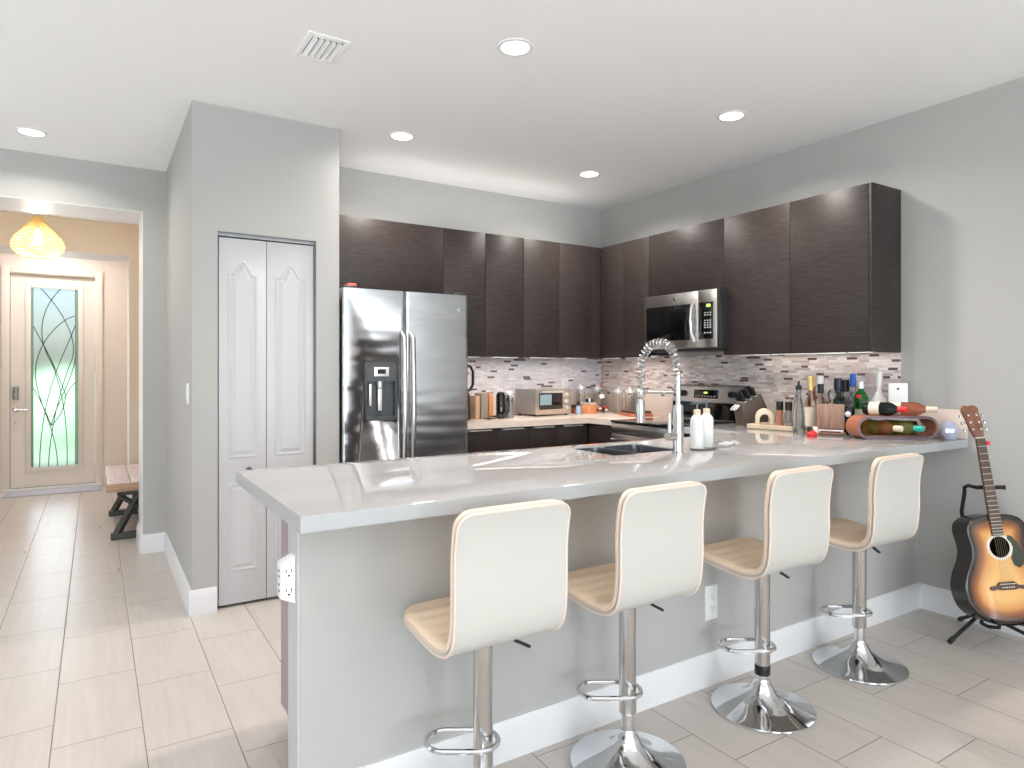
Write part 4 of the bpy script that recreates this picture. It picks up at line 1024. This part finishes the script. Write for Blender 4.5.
# headstock, tilted back 12 degrees at the nut
TH = Matrix.Translation((0, .876, .002)) @ Matrix.Rotation(radians(-12), 4, 'X')
hp_ = [(-.0215, 0), (.0215, 0), (.026, .02), (.034, .05), (.037, .10), (.034, .125), (.040, .142), (.030, .158), (.010, .164), (-.012, .158), (-.026, .166), (-.040, .150), (-.044, .135), (-.037, .122), (-.036, .09), (-.031, .045), (-.026, .02)]
hso = MB().prism(hp_, -.012, .004, 'xy', TH, .001).build('headstock', M['headwood'], gu)
for sx in (-1, 1):
    for i in range(3):
        y = .040+.036*i; x = sx*(.0205)
        k_ = MB().lathe([(.006, 0), (.006, .002), (.0032, .003), (.0032, .012)], (x, y, .004), 12, TH).build('string_post', M['chrome'], hso)
        MB().cyl((sx*.036, y, -.005), (sx*.050, y, -.005), .0025, seg=8, m=TH).box(sx*.049, y-.008, -.011, sx*.062, y+.008, .001, .003, TH).build('tuning_peg', M['chrome'], k_)
for i in range(6):
    f = (i-2.5)/2.5
    yy = [.04, .076, .112][2-int(abs(i-2.5))] if True else 0
    post = TH @ Vector((math.copysign(.0205, f), yy, .012))
    MB().tube([(f*.027, .172, .013), (f*.027, .1875, .0145), (f*.0175, .873, .0122), tuple(post)], .0004+.00005*(5-i), 5).build('guitar_string', M['string'], gu)
MB().box(.018, .835, .012, .034, .855, .022, .003).box(.020, .84, .008, .032, .85, .013).build('clip_tuner', M['red'], gu)

sd = thing('guitar_stand', 'black tubular tripod stand holding the guitar', 'guitar stand', (3.53, 1.46, 0))
def gp(a, b_, c): return gu.matrix_world @ Vector((a, b_, c))
hub = gp(-.02, .02, -.175); hub.z = .14
sd_loc = sd.location.copy()
yoke = gp(0, .634, -.032)
yl = yoke-gw*.036; yr = yoke+gw*.098
bk = yl-gn*.075; s_ = MB(); s_.tube([hub, hub.lerp(bk-gn*.035-Vector((0, 0, .16)), .6), bk-gn*.02-Vector((0, 0, .13)), bk-Vector((0, 0, .04)), bk-Vector((0, 0, .012)), yl-gn*.05, yl-gn*.008], .0085, 10)
s_.build('upright', M['rubber'], sd, world=True)
MB().tube([yl+gn*.006, yl-gw*0+gw*.01, yr-gw*.01, yr+gn*.008], [.009, .0095, .0095, .011], 10).build('neck_rest', M['rubber'], sd, world=True)
for tgt, nm in (((3.342, 1.508), 0), ((3.60, 1.10), 1), ((3.70, 1.62), 2)):
    MB().tube([hub+Vector((0, 0, -.0)), Vector((*tgt, .012))], .0085, 10).build('leg', M['rubber'], sd, world=True)
    MB().tube([Vector((*tgt, .012))+(hub-Vector((*tgt, .012))).normalized()*.03, Vector((*tgt, .0115))], .0115, 10).build('rubber_foot', M['rubber'], sd, world=True)
for sx in (-1, 1):
    MB().tube([hub, gp(sx*.06, -.012, -.13), gp(sx*.085, -.010, -.05), gp(sx*.085, .0, .02), gp(sx*.085, .02, .028)], .008, 8).build('cradle_arm', M['rubber'], sd, world=True)

# ------------------------------------------------------------------ bottles and counter clutter
def bottle(label, x, y, prof, glass, cap=None, capprof=None, lab=None, labz=None, z=CT, seg=24, m=None, cat='bottle', group='bottles at the counter end', capname='cap', rot=None, square=False):
    t = thing('bottle', label, cat, (x, y, z), 0, group)
    if rot is not None: t.rotation_euler = rot
    MB().lathe(prof, (0, 0, 0), seg).build('glass_body', glass, t, angle=50)
    if capprof: MB().lathe(capprof, (0, 0, 0), 20).build(capname, cap, t)
    if labz:
        r0 = 0
        for q_ in range(9):
            zq = labz[0]+(labz[1]-labz[0])*q_/8
            for (ra_, za_), (rb_, zb_) in zip(prof, prof[1:]):
                if za_ <= zq <= zb_ and zb_ > za_: r0 = max(r0, ra_+(rb_-ra_)*(zq-za_)/(zb_-za_))
        MB().lathe([(r0+.0006, labz[0]), (r0+.0011, labz[0]), (r0+.0011, labz[1]), (r0+.0006, labz[1])], (0, 0, 0), seg, cap=False).build('label', lab, t)
    return t
def bprof(r, h, sh, nr, neck_h):
    return [(0, 0), (r*.92, 0), (r, .006), (r, sh), (r*.9, sh+.018), (nr*1.4, neck_h-.012), (nr, neck_h), (nr, h)]
bottle('faceted clear bottle with black pourer standing nearest the pepper mills', 3.315, 2.262, [(0, 0), (.028, 0), (.031, .01), (.034, .07), (.031, .125), (.024, .165), (.013, .20), (.012, .24)], M['smoke'], M['black'], [(.013, .24), (.016, .242), (.016, .262), (.006, .268), (.005, .29)], seg=8, capname='pourer')
bottle('clear bottle with cream label and gold cap behind the red cap', 3.47, 2.292, bprof(.031, .25, .155, .014, .20), M['glass'], M['gold'], [(.0155, .235), (.0155, .312), (.013, .316)], M['paper'], (.03, .14))
bottle('clear bottle with white cap and dark neck sleeve', 3.58, 2.301, bprof(.027, .23, .16, .013, .20), M['glass'], M['white'], [(.0165, .27), (.0165, .312), (.014, .316)], None, None)
MB().lathe([(.0165, .215), (.0172, .218), (.0172, .268), (.0165, .27)], (0, 0, 0), 20).build('neck_sleeve', M['navy'], [o for o in COL.objects if o.name.startswith('bottle') and o.type == 'EMPTY'][-1])
bottle('slim gold-necked bottle close to the mosaic wall', 3.68, 2.41, bprof(.026, .26, .16, .011, .21), M['amber'], M['gold'], [(.013, .25), (.013, .305), (.01, .31)])
bottle('dark bottle with broad black cap behind the wooden coaster holder', 3.60, 2.206, bprof(.030, .24, .16, .016, .2), M['darkglass'], M['navy'], [(.021, .235), (.022, .24), (.022, .30), (.018, .304)], M['paper'], (.05, .13))
bottle('cut crystal bottle with bulbous stopper behind the wooden coaster holder', 3.475, 2.168, [(0, 0), (.030, 0), (.032, .01), (.032, .13), (.03, .15), (.014, .168), (.013, .185)], M['glass'], M['glass'], [(.012, .185), (.02, .195), (.024, .212), (.019, .230), (.006, .24)], seg=8, capname='stopper')
bottle('dark bottle with square black cap standing left of the blue-capped bottle', 3.68, 2.213, bprof(.030, .23, .15, .016, .19), M['darkglass'], M['black'], [(.024, .225), (.024, .29), (.02, .294)])
bottle('clear bottle with bright blue cap', 3.66, 2.153, bprof(.027, .26, .16, .013, .21), M['glass'], M['blue'], [(.0165, .255), (.0165, .326), (.014, .33)], M['paper'], (.05, .12))
gb_ = bottle('rounded green glass bottle with silver cap behind the wine rack', 3.61, 2.078, [(0, 0), (.036, 0), (.039, .006), (.040, .17), (.038, .195), (.026, .222), (.014, .236), (.013, .26)], M['green'], M['alu'], [(.0155, .248), (.0155, .283), (.012, .287)], M['cream'], (.09, .135))
MB().lathe([(.012, 0), (.012, .003), (.009, .004)], (-.0385, -.011, .205), 16, axis=(-.96, -.28, 0)).build('red_seal', M['red'], gb_)
bottle('matte white bottle with long neck behind the wine rack', 3.66, 2.005, [(0, 0), (.038, 0), (.042, .008), (.042, .16), (.038, .19), (.024, .215), (.015, .235), (.013, .26)], M['ceramic'], M['white'], [(.0145, .26), (.0148, .336), (.012, .34)])
# square decanter
t = thing('decanter', 'square dark glass decanter with silver emblem beside the green bottle', 'decanter', (3.50, 2.087, CT), radians(30))
MB().box(-.034, -.034, 0, .034, .034, .18, .008).build('glass_body', M['darkglass'], t)
MB().lathe([(.016, .18), (.016, .20), (.026, .205), (.026, .228), (.02, .232)], (0, 0, 0), 6).build('stopper', M['smoke'], t)
MB().lathe([(.016, 0), (.016, .002), (.011, .003)], (-.0345, .0, .11), 8, axis=(-1, 0, 0)).build('emblem', M['alu'], t)
# white box
t = MB().box(-.045, -.045, 0, .045, .045, .28, .002).build('white_box', M['white'], loc=(3.66, 1.903, CT), rot=(0, 0, radians(28)))
tag(t, 'tall white carton with grey print standing at the wall', 'box')
MB().box(-.0458, -.03, .02, -.0452, .03, .05).build('printed_text', mat('grey_print', srgb(150, 160, 180), .6), t)
MB().lathe([(.006, 0), (.006, .0006)], (-.0452, 0, .25), 10, axis=(-1, 0, 0)).build('printed_logo', M['black'], t)
# coaster holder on a small board
t = thing('coaster_holder', 'square brown wooden coaster stack holder on a walnut board', 'coaster holder', (3.40, 2.126, CT), radians(-58))
MB().box(-.09, -.05, 0, .075, .03, .012, .004).build('board', M['brownwood'], t)
MB().box(-.068, -.028, .030, .068, -.014, .165, .003).build('wood_face', M['plaque'], t)
MB().box(-.066, -.008, .012, .066, .012, .135, .002).build('red_coasters', M['red'], t)
MB().box(-.062, -.032, .018, .062, -.005, .026, .001).box(-.062, -.02, .012, -.05, -.012, .018).box(.05, -.02, .012, .062, -.012, .018).build('base_rail', M['alu'], t)
rc = MB().lathe([(.022, 0), (.026, .004), (.026, .018), (.020, .026), (.012, .028), (.012, .034)], (0, 0, 0), 12).build('red_stopper', M['red'], loc=(3.185, 2.095, CT)); tag(rc, 'bright red bottle stopper lying before the clear bottles', 'stopper')
cc_ = MB().box(-.018, -.012, 0, .018, .012, .045, .001).build('cork_card', M['paper'], loc=(3.275, 2.135, CT), rot=(0, 0, radians(30))); tag(cc_, 'small cream card standing beside the wooden coaster holder', 'card')
# wine rack: stadium bentwood loop
rd = Vector((.385, -.242, 0)).normalized(); RA = math.atan2(rd.y, rd.x)
t = thing('wine_rack', 'oval bentwood barrel-stave wine rack lying on the counter', 'wine rack', (3.470, 1.838, CT), RA)
HLx, RR = .205, .058
def stadium(hl, r, n=14):
    return [(hl-r+r*cos(a), r+r*sin(a)) for a in [-pi/2+pi*k/n for k in range(n+1)]] + [(-(hl-r)+r*cos(a), r+r*sin(a)) for a in [pi/2+pi*k/n for k in range(n+1)]]
o1 = stadium(HLx, RR); i1 = [(x*(HLx-.011)/HLx, RR+(z-RR)*(RR-.011)/RR) for x, z in o1]; k = len(o1)
def loop_mesh(y0, y1):
    b_ = MB(); vs = [(x, y0, z) for x, z in o1]+[(x, y0, z) for x, z in i1]+[(x, y1, z) for x, z in o1]+[(x, y1, z) for x, z in i1]; fs = []
    for i in range(k):
        j = (i+1) % k
        fs += [(i, j, j+k, i+k), (i+2*k, i+3*k, j+3*k, j+2*k), (i, i+2*k, j+2*k, j), (i+k, j+k, j+3*k, i+3*k)]
    b_._new(vs, fs); return b_
loop_mesh(-.060, .060).build('barrel_loop', M['bentwood'], t)
lp = loop_mesh(-.062, -.0605).build('front_edge', M['purplewood'], t, label='wine-stained purple front edge')
MB().box(-.15, -.05, .0115, .15, .05, .018, .002).build('bottle_cradle', M['brownwood'], t)
# wine bottles lying, axis mostly across, necks toward the viewer's right
def wine(label, px, py, pz, ang, glass, capm, r=.034, L_=.27, lab=M['paper'], pitch=0, labz=(.04, .13)):
    t_ = thing('wine_bottle', label, 'wine bottle', (px, py, pz), 0, 'wine bottles lying on and in the rack')
    d_ = Vector((cos(ang), sin(ang), 0)); q_ = Vector((0, 0, 1)).rotation_difference(d_)
    t_.rotation_mode = 'QUATERNION'; t_.rotation_quaternion = q_
    prof = [(0, 0), (r*.9, 0), (r, .006), (r, L_*.6), (r*.85, L_*.68), (.016, L_*.78), (.0135, L_*.82), (.0135, L_*.97)]
    MB().lathe(prof, (0, 0, 0), 24).build('glass_body', glass, t_, angle=50)
    MB().lathe([(.0146, L_*.80), (.015, L_*.81), (.015, L_), (.012, L_+.002)], (0, 0, 0), 20).build('foil_cap', capm, t_)
    MB().lathe([(r+.0005, labz[0]), (r+.001, labz[0]), (r+.001, labz[1]), (r+.0005, labz[1])], (0, 0, 0), 24, cap=False).build('label', lab, t_)
    return t_
def rk(u, v): p = Vector((3.470, 1.838, 0)) + rd*u + Vector((-rd.y, rd.x, 0))*v; return p.x, p.y
AN = RA-radians(90-38)
for u_, a_, up_, L_, gl_, cp_, lb_, rr_ in ((-.120, 0, 0, .19, M['amber'], M['cream'], 'brown-green wine bottle lying at the left inside the wine rack', .036), (-.026, 0, 0, .20, M['olive'], M['teal'], 'olive wine bottle with teal cap lying inside the rack', .036),
        (.068, .0, 0, .12, M['glass'], M['alu'], 'short clear bottle lying at the right inside the rack', .034),
        (-.112, .06, 1, .20, M['darkglass'], M['red'], 'dark wine bottle with red cap lying on top of the rack', .0345), (-.008, .20, 1, .235, M['rose'], M['cream'], 'rose wine bottle with cream cap lying on top of the rack', .0345)):
    x, y = rk(u_, .05)
    wine(lb_, x, y, CT+(2*RR+rr_+.0015 if up_ else .0200+rr_), AN+a_, gl_, cp_, rr_, L_, M['paper'] if up_ else M['olive'], 0, (.03, .08))
# smart speaker
t = thing('smart_clock', 'small grey fabric speaker clock with lit digits at the counter end', 'clock', (3.682, 1.660, CT), radians(-62))
MB().lathe([(0, 0), (.030, .0), (.038, .012), (.040, .035), (.037, .06), (.028, .08), (.012, .09), (0, .092)], (0, 0, 0), 28).build('body', M['speaker'], t)
MB().box(-.028, -.0405, .030, .028, -.030, .058, .003).build('display', mat('dim_display', srgb(170, 176, 200), .3), t)
dg_ = MB()
for xx in (-.016, .004):
    dg_.box(xx, -.0415, .036, xx+.003, -.0406, .052).box(xx+.010, -.0415, .036, xx+.013, -.0406, .052).box(xx+.003, -.0415, .049, xx+.010, -.0406, .052).box(xx+.003, -.0415, .036, xx+.010, -.0406, .039).box(xx+.003, -.0415, .0425, xx+.010, -.0406, .0455)
dg_.build('digits', M['lcdw'], t)
# wooden tray with mills and stone ring
t = MB().box(-.16, -.095, 0, .16, .095, .010, .003).box(-.16, -.095, .010, -.152, .095, .026, .002).box(.152, -.095, .010, .16, .095, .026, .002).box(-.152, -.095, .010, .152, -.087, .026, .002).box(-.152, .087, .010, .152, .095, .026, .002)
t = t.build('serving_tray', M['tray'], loc=(3.46, 2.487, CT), rot=(0, 0, radians(-80))); tag(t, 'long pale wooden tray beside the knife block', 'tray')
TZ0 = CT+.0102
for i, (x, y, lb) in enumerate(((3.425, 2.462, 'black-topped wooden pepper mill on the tray, nearer the stone ring'), (3.43, 2.405, 'black-topped wooden pepper mill on the tray, nearer the bottles'))):
    t = thing('pepper_mill', lb, 'pepper mill', (x, y, TZ0), 0, 'pepper mills on the tray')
    MB().lathe([(0, 0), (.021, 0), (.022, .01), (.016, .06), (.018, .105)], (0, 0, 0), 22).build('wood_base', M['walnut'] if i == 0 else M['smoke'], t)
    MB().lathe([(.0195, .105), (.020, .11), (.020, .152), (.017, .156)], (0, 0, 0), 22).build('cap', M['black'], t)
    MB().tube([(0, 0, .155), (.004, 0, .172), (.012, 0, .178), (.016, 0, .17), (.014, 0, .156)], .0018, 6).build('loop', M['gold'], t)
t = MB(); arcp = []
pts_o = [(-.052, 0)]+[(.052*-cos(a), .055+.052*sin(a)) for a in [pi*k/16 for k in range(17)]]+[(.052, 0), (.028, 0)]+[(.028*cos(a), .05+.026*sin(a)) for a in [pi*k/12 for k in range(13)]]+[(-.028, 0)]
t.prism(pts_o, -.022, .022, 'xz', None, .003)
tag(t.build('stone_arch', M['cream'], loc=(3.44, 2.578, TZ0), rot=(0, 0, radians(-50))), 'cream rounded stone napkin holder on the tray', 'napkin holder')
# knife block
t = thing('knife_block', 'dark slanted knife block with black knives and steel scissors', 'knife block', (3.53, 2.735, CT), radians(-20))
MB().prism([(-.085, 0), (.075, 0), (.085, .09), (.03, .20), (-.105, .135)], -.05, .05, 'xz', None, .004).build('block', mat('dark_block', srgb(88, 78, 72), .45), t)
rnd = random.Random(3)
slope = math.atan2(.065, .135)
for r_i in range(3):
    for c_i in range(3):
        bx = -.09+.038*r_i+.015; bz = .145+.0185*r_i+.007; yy = -.032+.032*c_i
        d_ = Vector((-.42, 0, .9)).normalized(); p = Vector((bx, yy, bz-.004))
        T = Matrix.Translation(p) @ Vector((0, 0, 1)).rotation_difference(d_).to_matrix().to_4x4()
        kn = MB().box(-.008, -.010, 0, .008, .010, .062+.012*rnd.random(), .004, T).build('knife_handle', M['black'], t)
        MB().box(-.0085, -.0105, -.004, .0085, .0105, .006, .001, T).build('bolster', M['alu'], kn)
p = Vector((-.110, .0, .118)); sc_ = MB()
for s2 in (-1, 1): sc_.tube([(-.108+.018*cos(a)-.014, s2*.016+.014*sin(a), .115+.016*cos(a)) for a in [2*pi*k/12 for k in range(12)]], .0035, 6, closed=True)
sc_.build('scissor_handles', M['alu'], t)

# rear counter clutter
def simple(name, label, cat, parts, loc, rz=0, group=None):
    t_ = thing(name, label, cat, loc, radians(rz), group)
    for nm, mb_, mt_ in parts: mb_.build(nm, mt_, t_)
    return t_
simple('coffee_grinder', 'black appliance with looped handle half hidden by the refrigerator', 'appliance',
    [('body', MB().lathe([(.07, 0), (.075, .01), (.07, .18), (.06, .2), (.02, .21)], (0, 0, 0), 24), M['black']), ('handle', MB().tube([(.05, 0, .20), (.085, 0, .215), (.105, 0, .25), (.105, 0, .34), (.085, 0, .375), (.05, 0, .385)], .010, 10), M['black']), ('lid', MB().lathe([(.05, .21), (.055, .22), (.055, .39), (.03, .40)], (0, 0, 0), 24), M['smoke'])], (2.155, 4.1, CT))
cb = MB()
simple('power_cord', 'black coiled cord lying on the rear counter by the refrigerator', 'cord', [('cord', MB().tube([(.03*cos(k*.5)+.004*k, .045*sin(k*.5), .006+.0012*k) for k in range(30)], .0035, 6), M['black'])], (2.30, 3.98, CT))
for x, w_, h_, c_, lb in ((2.315, .035, .165, 'kraft', 'tan box of filters leaning at the left end of the rear counter'), (2.372, .055, .185, 'brownwood', 'grey-brown box on the rear counter between two tan boxes'), (2.427, .032, .185, 'orange', 'narrow tan wooden box on the rear counter beside the black canister')):
    tag(MB().box(-w_/2, -.05, 0, w_/2, .05, h_, .003).build('storage_box', M[c_] if c_ != 'brownwood' else mat('taupe_card', srgb(150, 138, 124), .6), loc=(x, 4.18, CT)), lb, 'box', 'boxes on the rear counter')
simple('french_press', 'black and steel coffee press on the rear counter', 'coffee press', [('body', MB().lathe([(0, 0), (.033, 0), (.034, .01), (.034, .17), (.024, .19), (.006, .195)], (0, 0, 0), 24), M['blackgloss']), ('handle', MB().tube([(.032, 0, .16), (.06, 0, .17), (.062, 0, .05), (.034, 0, .03)], .006, 8), M['black'])], (2.49, 4.1, CT), -20)
simple('steel_canister', 'steel travel canister with dark lid next to the black coffee press', 'canister', [('body', MB().lathe([(0, 0), (.028, 0), (.03, .005), (.03, .15)], (0, 0, 0), 24), M['steel']), ('lid', MB().lathe([(.030, .15), (.031, .152), (.028, .188), (.02, .195)], (0, 0, 0), 24), M['alu']), ('base_band', MB().lathe([(.0305, .0), (.0312, .001), (.0312, .12), (.0305, .121)], (0, 0, 0), 24, cap=False), M['greymetal'])], (2.575, 4.12, CT))
# toaster oven
t = thing('toaster_oven', 'champagne steel toaster oven on the rear counter', 'toaster oven', (2.97, 4.25, CT), radians(8))
MB().box(-.185, -.115, .015, .185, .125, .205, .006).build('body', M['greymetal'], t)
MB().box(-.187, -.122, .012, .187, -.114, .207, .004).build('front_frame', mat('champagne_steel', (.62, .54, .46, 1), .3, metal=.9), t)
dd = MB().box(-.155, -.127, .05, .09, -.121, .175, .003).build('oven_door', M['blackgloss'], t)
MB().tube([(-.14, -.128, .180), (-.14, -.148, .184), (.075, -.148, .184), (.075, -.128, .180)], .006, 8).build('handle', M['alu'], dd)
MB().box(-.15, -.1285, .085, -.03, -.1265, .165).build('door_reflector', mat('pale_blue_glass', srgb(150, 176, 186), .1), dd)
for z in (.06, .11, .16): MB().lathe([(.016, 0), (.014, .014)], (.135, -.122, z), 18, axis=(0, -1, 0)).build('knob', M['alu'], t)
for x in (-.16, .16):
    for y in (-.09, .1): MB().cyl((x, y, 0), (x, y, .016), .012).build('foot', M['black'], t)
simple('spray_bottle', 'small blue and white bottle right of the toaster oven', 'bottle', [('body', MB().lathe([(0, 0), (.02, 0), (.022, .005), (.020, .055), (.010, .07)], (0, 0, 0), 18), mat('pale_blue', srgb(150, 170, 196), .4)), ('cap', MB().lathe([(.011, .07), (.011, .095), (.007, .098)], (0, 0, 0), 16), M['black'])], (3.24, 4.15, CT))
simple('spice_jar', 'short dark spice jar standing close to the toaster oven', 'jar', [('body', MB().lathe([(0, 0), (.02, 0), (.02, .05)], (0, 0, 0), 18), M['amber']), ('cap', MB().lathe([(.021, .05), (.021, .068), (.018, .07)], (0, 0, 0), 16), M['black'])], (3.285, 4.27, CT))
simple('wooden_caddy', 'orange-brown wooden caddy holding small jars in the rear corner', 'caddy', [('box', MB().box(-.045, -.045, 0, .045, .045, .085, .004), M['orange']), ('band', MB().box(-.0462, -.0462, .075, .0462, .0462, .090, .001), M['alu'])], (3.385, 4.2, CT), 12)
for i, (dx, m_, lb) in enumerate(((-.024, 'black', 'small black lid jar on the left of the wooden caddy'), (.002, 'ceramic', 'small white lid jar in the middle of the wooden caddy'), (.027, 'black', 'small black lid jar on the right of the wooden caddy'))):
    tag(MB().lathe([(.011, 0), (.012, .003), (.012, .028), (.009, .032)], (0, 0, 0), 14).build('small_jar', M[m_], loc=(3.385+dx, 4.195+dx*.2, CT+.0902)), lb, 'jar', 'jars on the wooden caddy')
t = simple('red_flower_vase', 'slim clear bottle vase ringed by red beads in the rear corner', 'vase', [('glass_body', MB().lathe([(0, 0), (.028, 0), (.030, .01), (.028, .09), (.014, .12), (.012, .22)], (0, 0, 0), 20), M['glass']), ('cap', MB().lathe([(.014, .215), (.014, .25), (.01, .252)], (0, 0, 0), 16), M['rose']), ('collar', MB().lathe([(.024, .12), (.024, .15)], (0, 0, 0), 16), M['ceramic'])], (3.55, 4.23, CT))
for i in range(7): MB().sphere((.036*cos(i*.9), .036*sin(i*.9), .022+.012*(i % 3)), .012, u=12, v=8).build('berry', M['red'] if i % 2 else M['cream'], t)
for i, (x, y, h_, r_, lb) in enumerate(((3.45, 4.39, .225, .035, 'tall clear glass canister furthest in the rear corner'), (3.62, 4.38, .215, .033, 'tall clear glass canister behind the red bead vase'), (3.60, 4.09, .20, .036, 'clear glass canister with steel lid left of the red board'), (3.665, 4.02, .20, .036, 'clear glass canister with steel lid against the right wall upstand'))):
    t = thing('glass_canister', lb, 'canister', (x, y, CT), 0, 'glass canisters in the rear corner')
    MB().lathe([(r_*.95, 0), (r_, .004), (r_, h_-.03), (r_-.003, h_-.03), (r_-.003, .006), (0, .006)], (0, 0, 0), 24, cap=False).build('glass_body', M['glass'], t)
    MB().lathe([(r_+.001, h_-.03), (r_+.001, h_-.008), (r_*.4, h_-.006), (.008, h_), (.010, h_+.012), (0, h_+.014)], (0, 0, 0), 24).build('lid', M['alu'], t)
t = MB().box(-.13, -.09, 0, .13, .09, .022, .006); t = t.build('cutting_board', M['board'], loc=(3.52, 3.80, CT), rot=(0, 0, radians(70))); tag(t, 'thick reddish wooden cutting board left of the stove', 'cutting board')
t = MB().box(-.11, -.075, 0, .11, .075, .018, .005).build('cutting_board', M['ebony'], loc=(3.53, 3.805, CT+.0222), rot=(0, 0, radians(76))); tag(t, 'smaller dark cutting board stacked on the reddish one', 'cutting board')
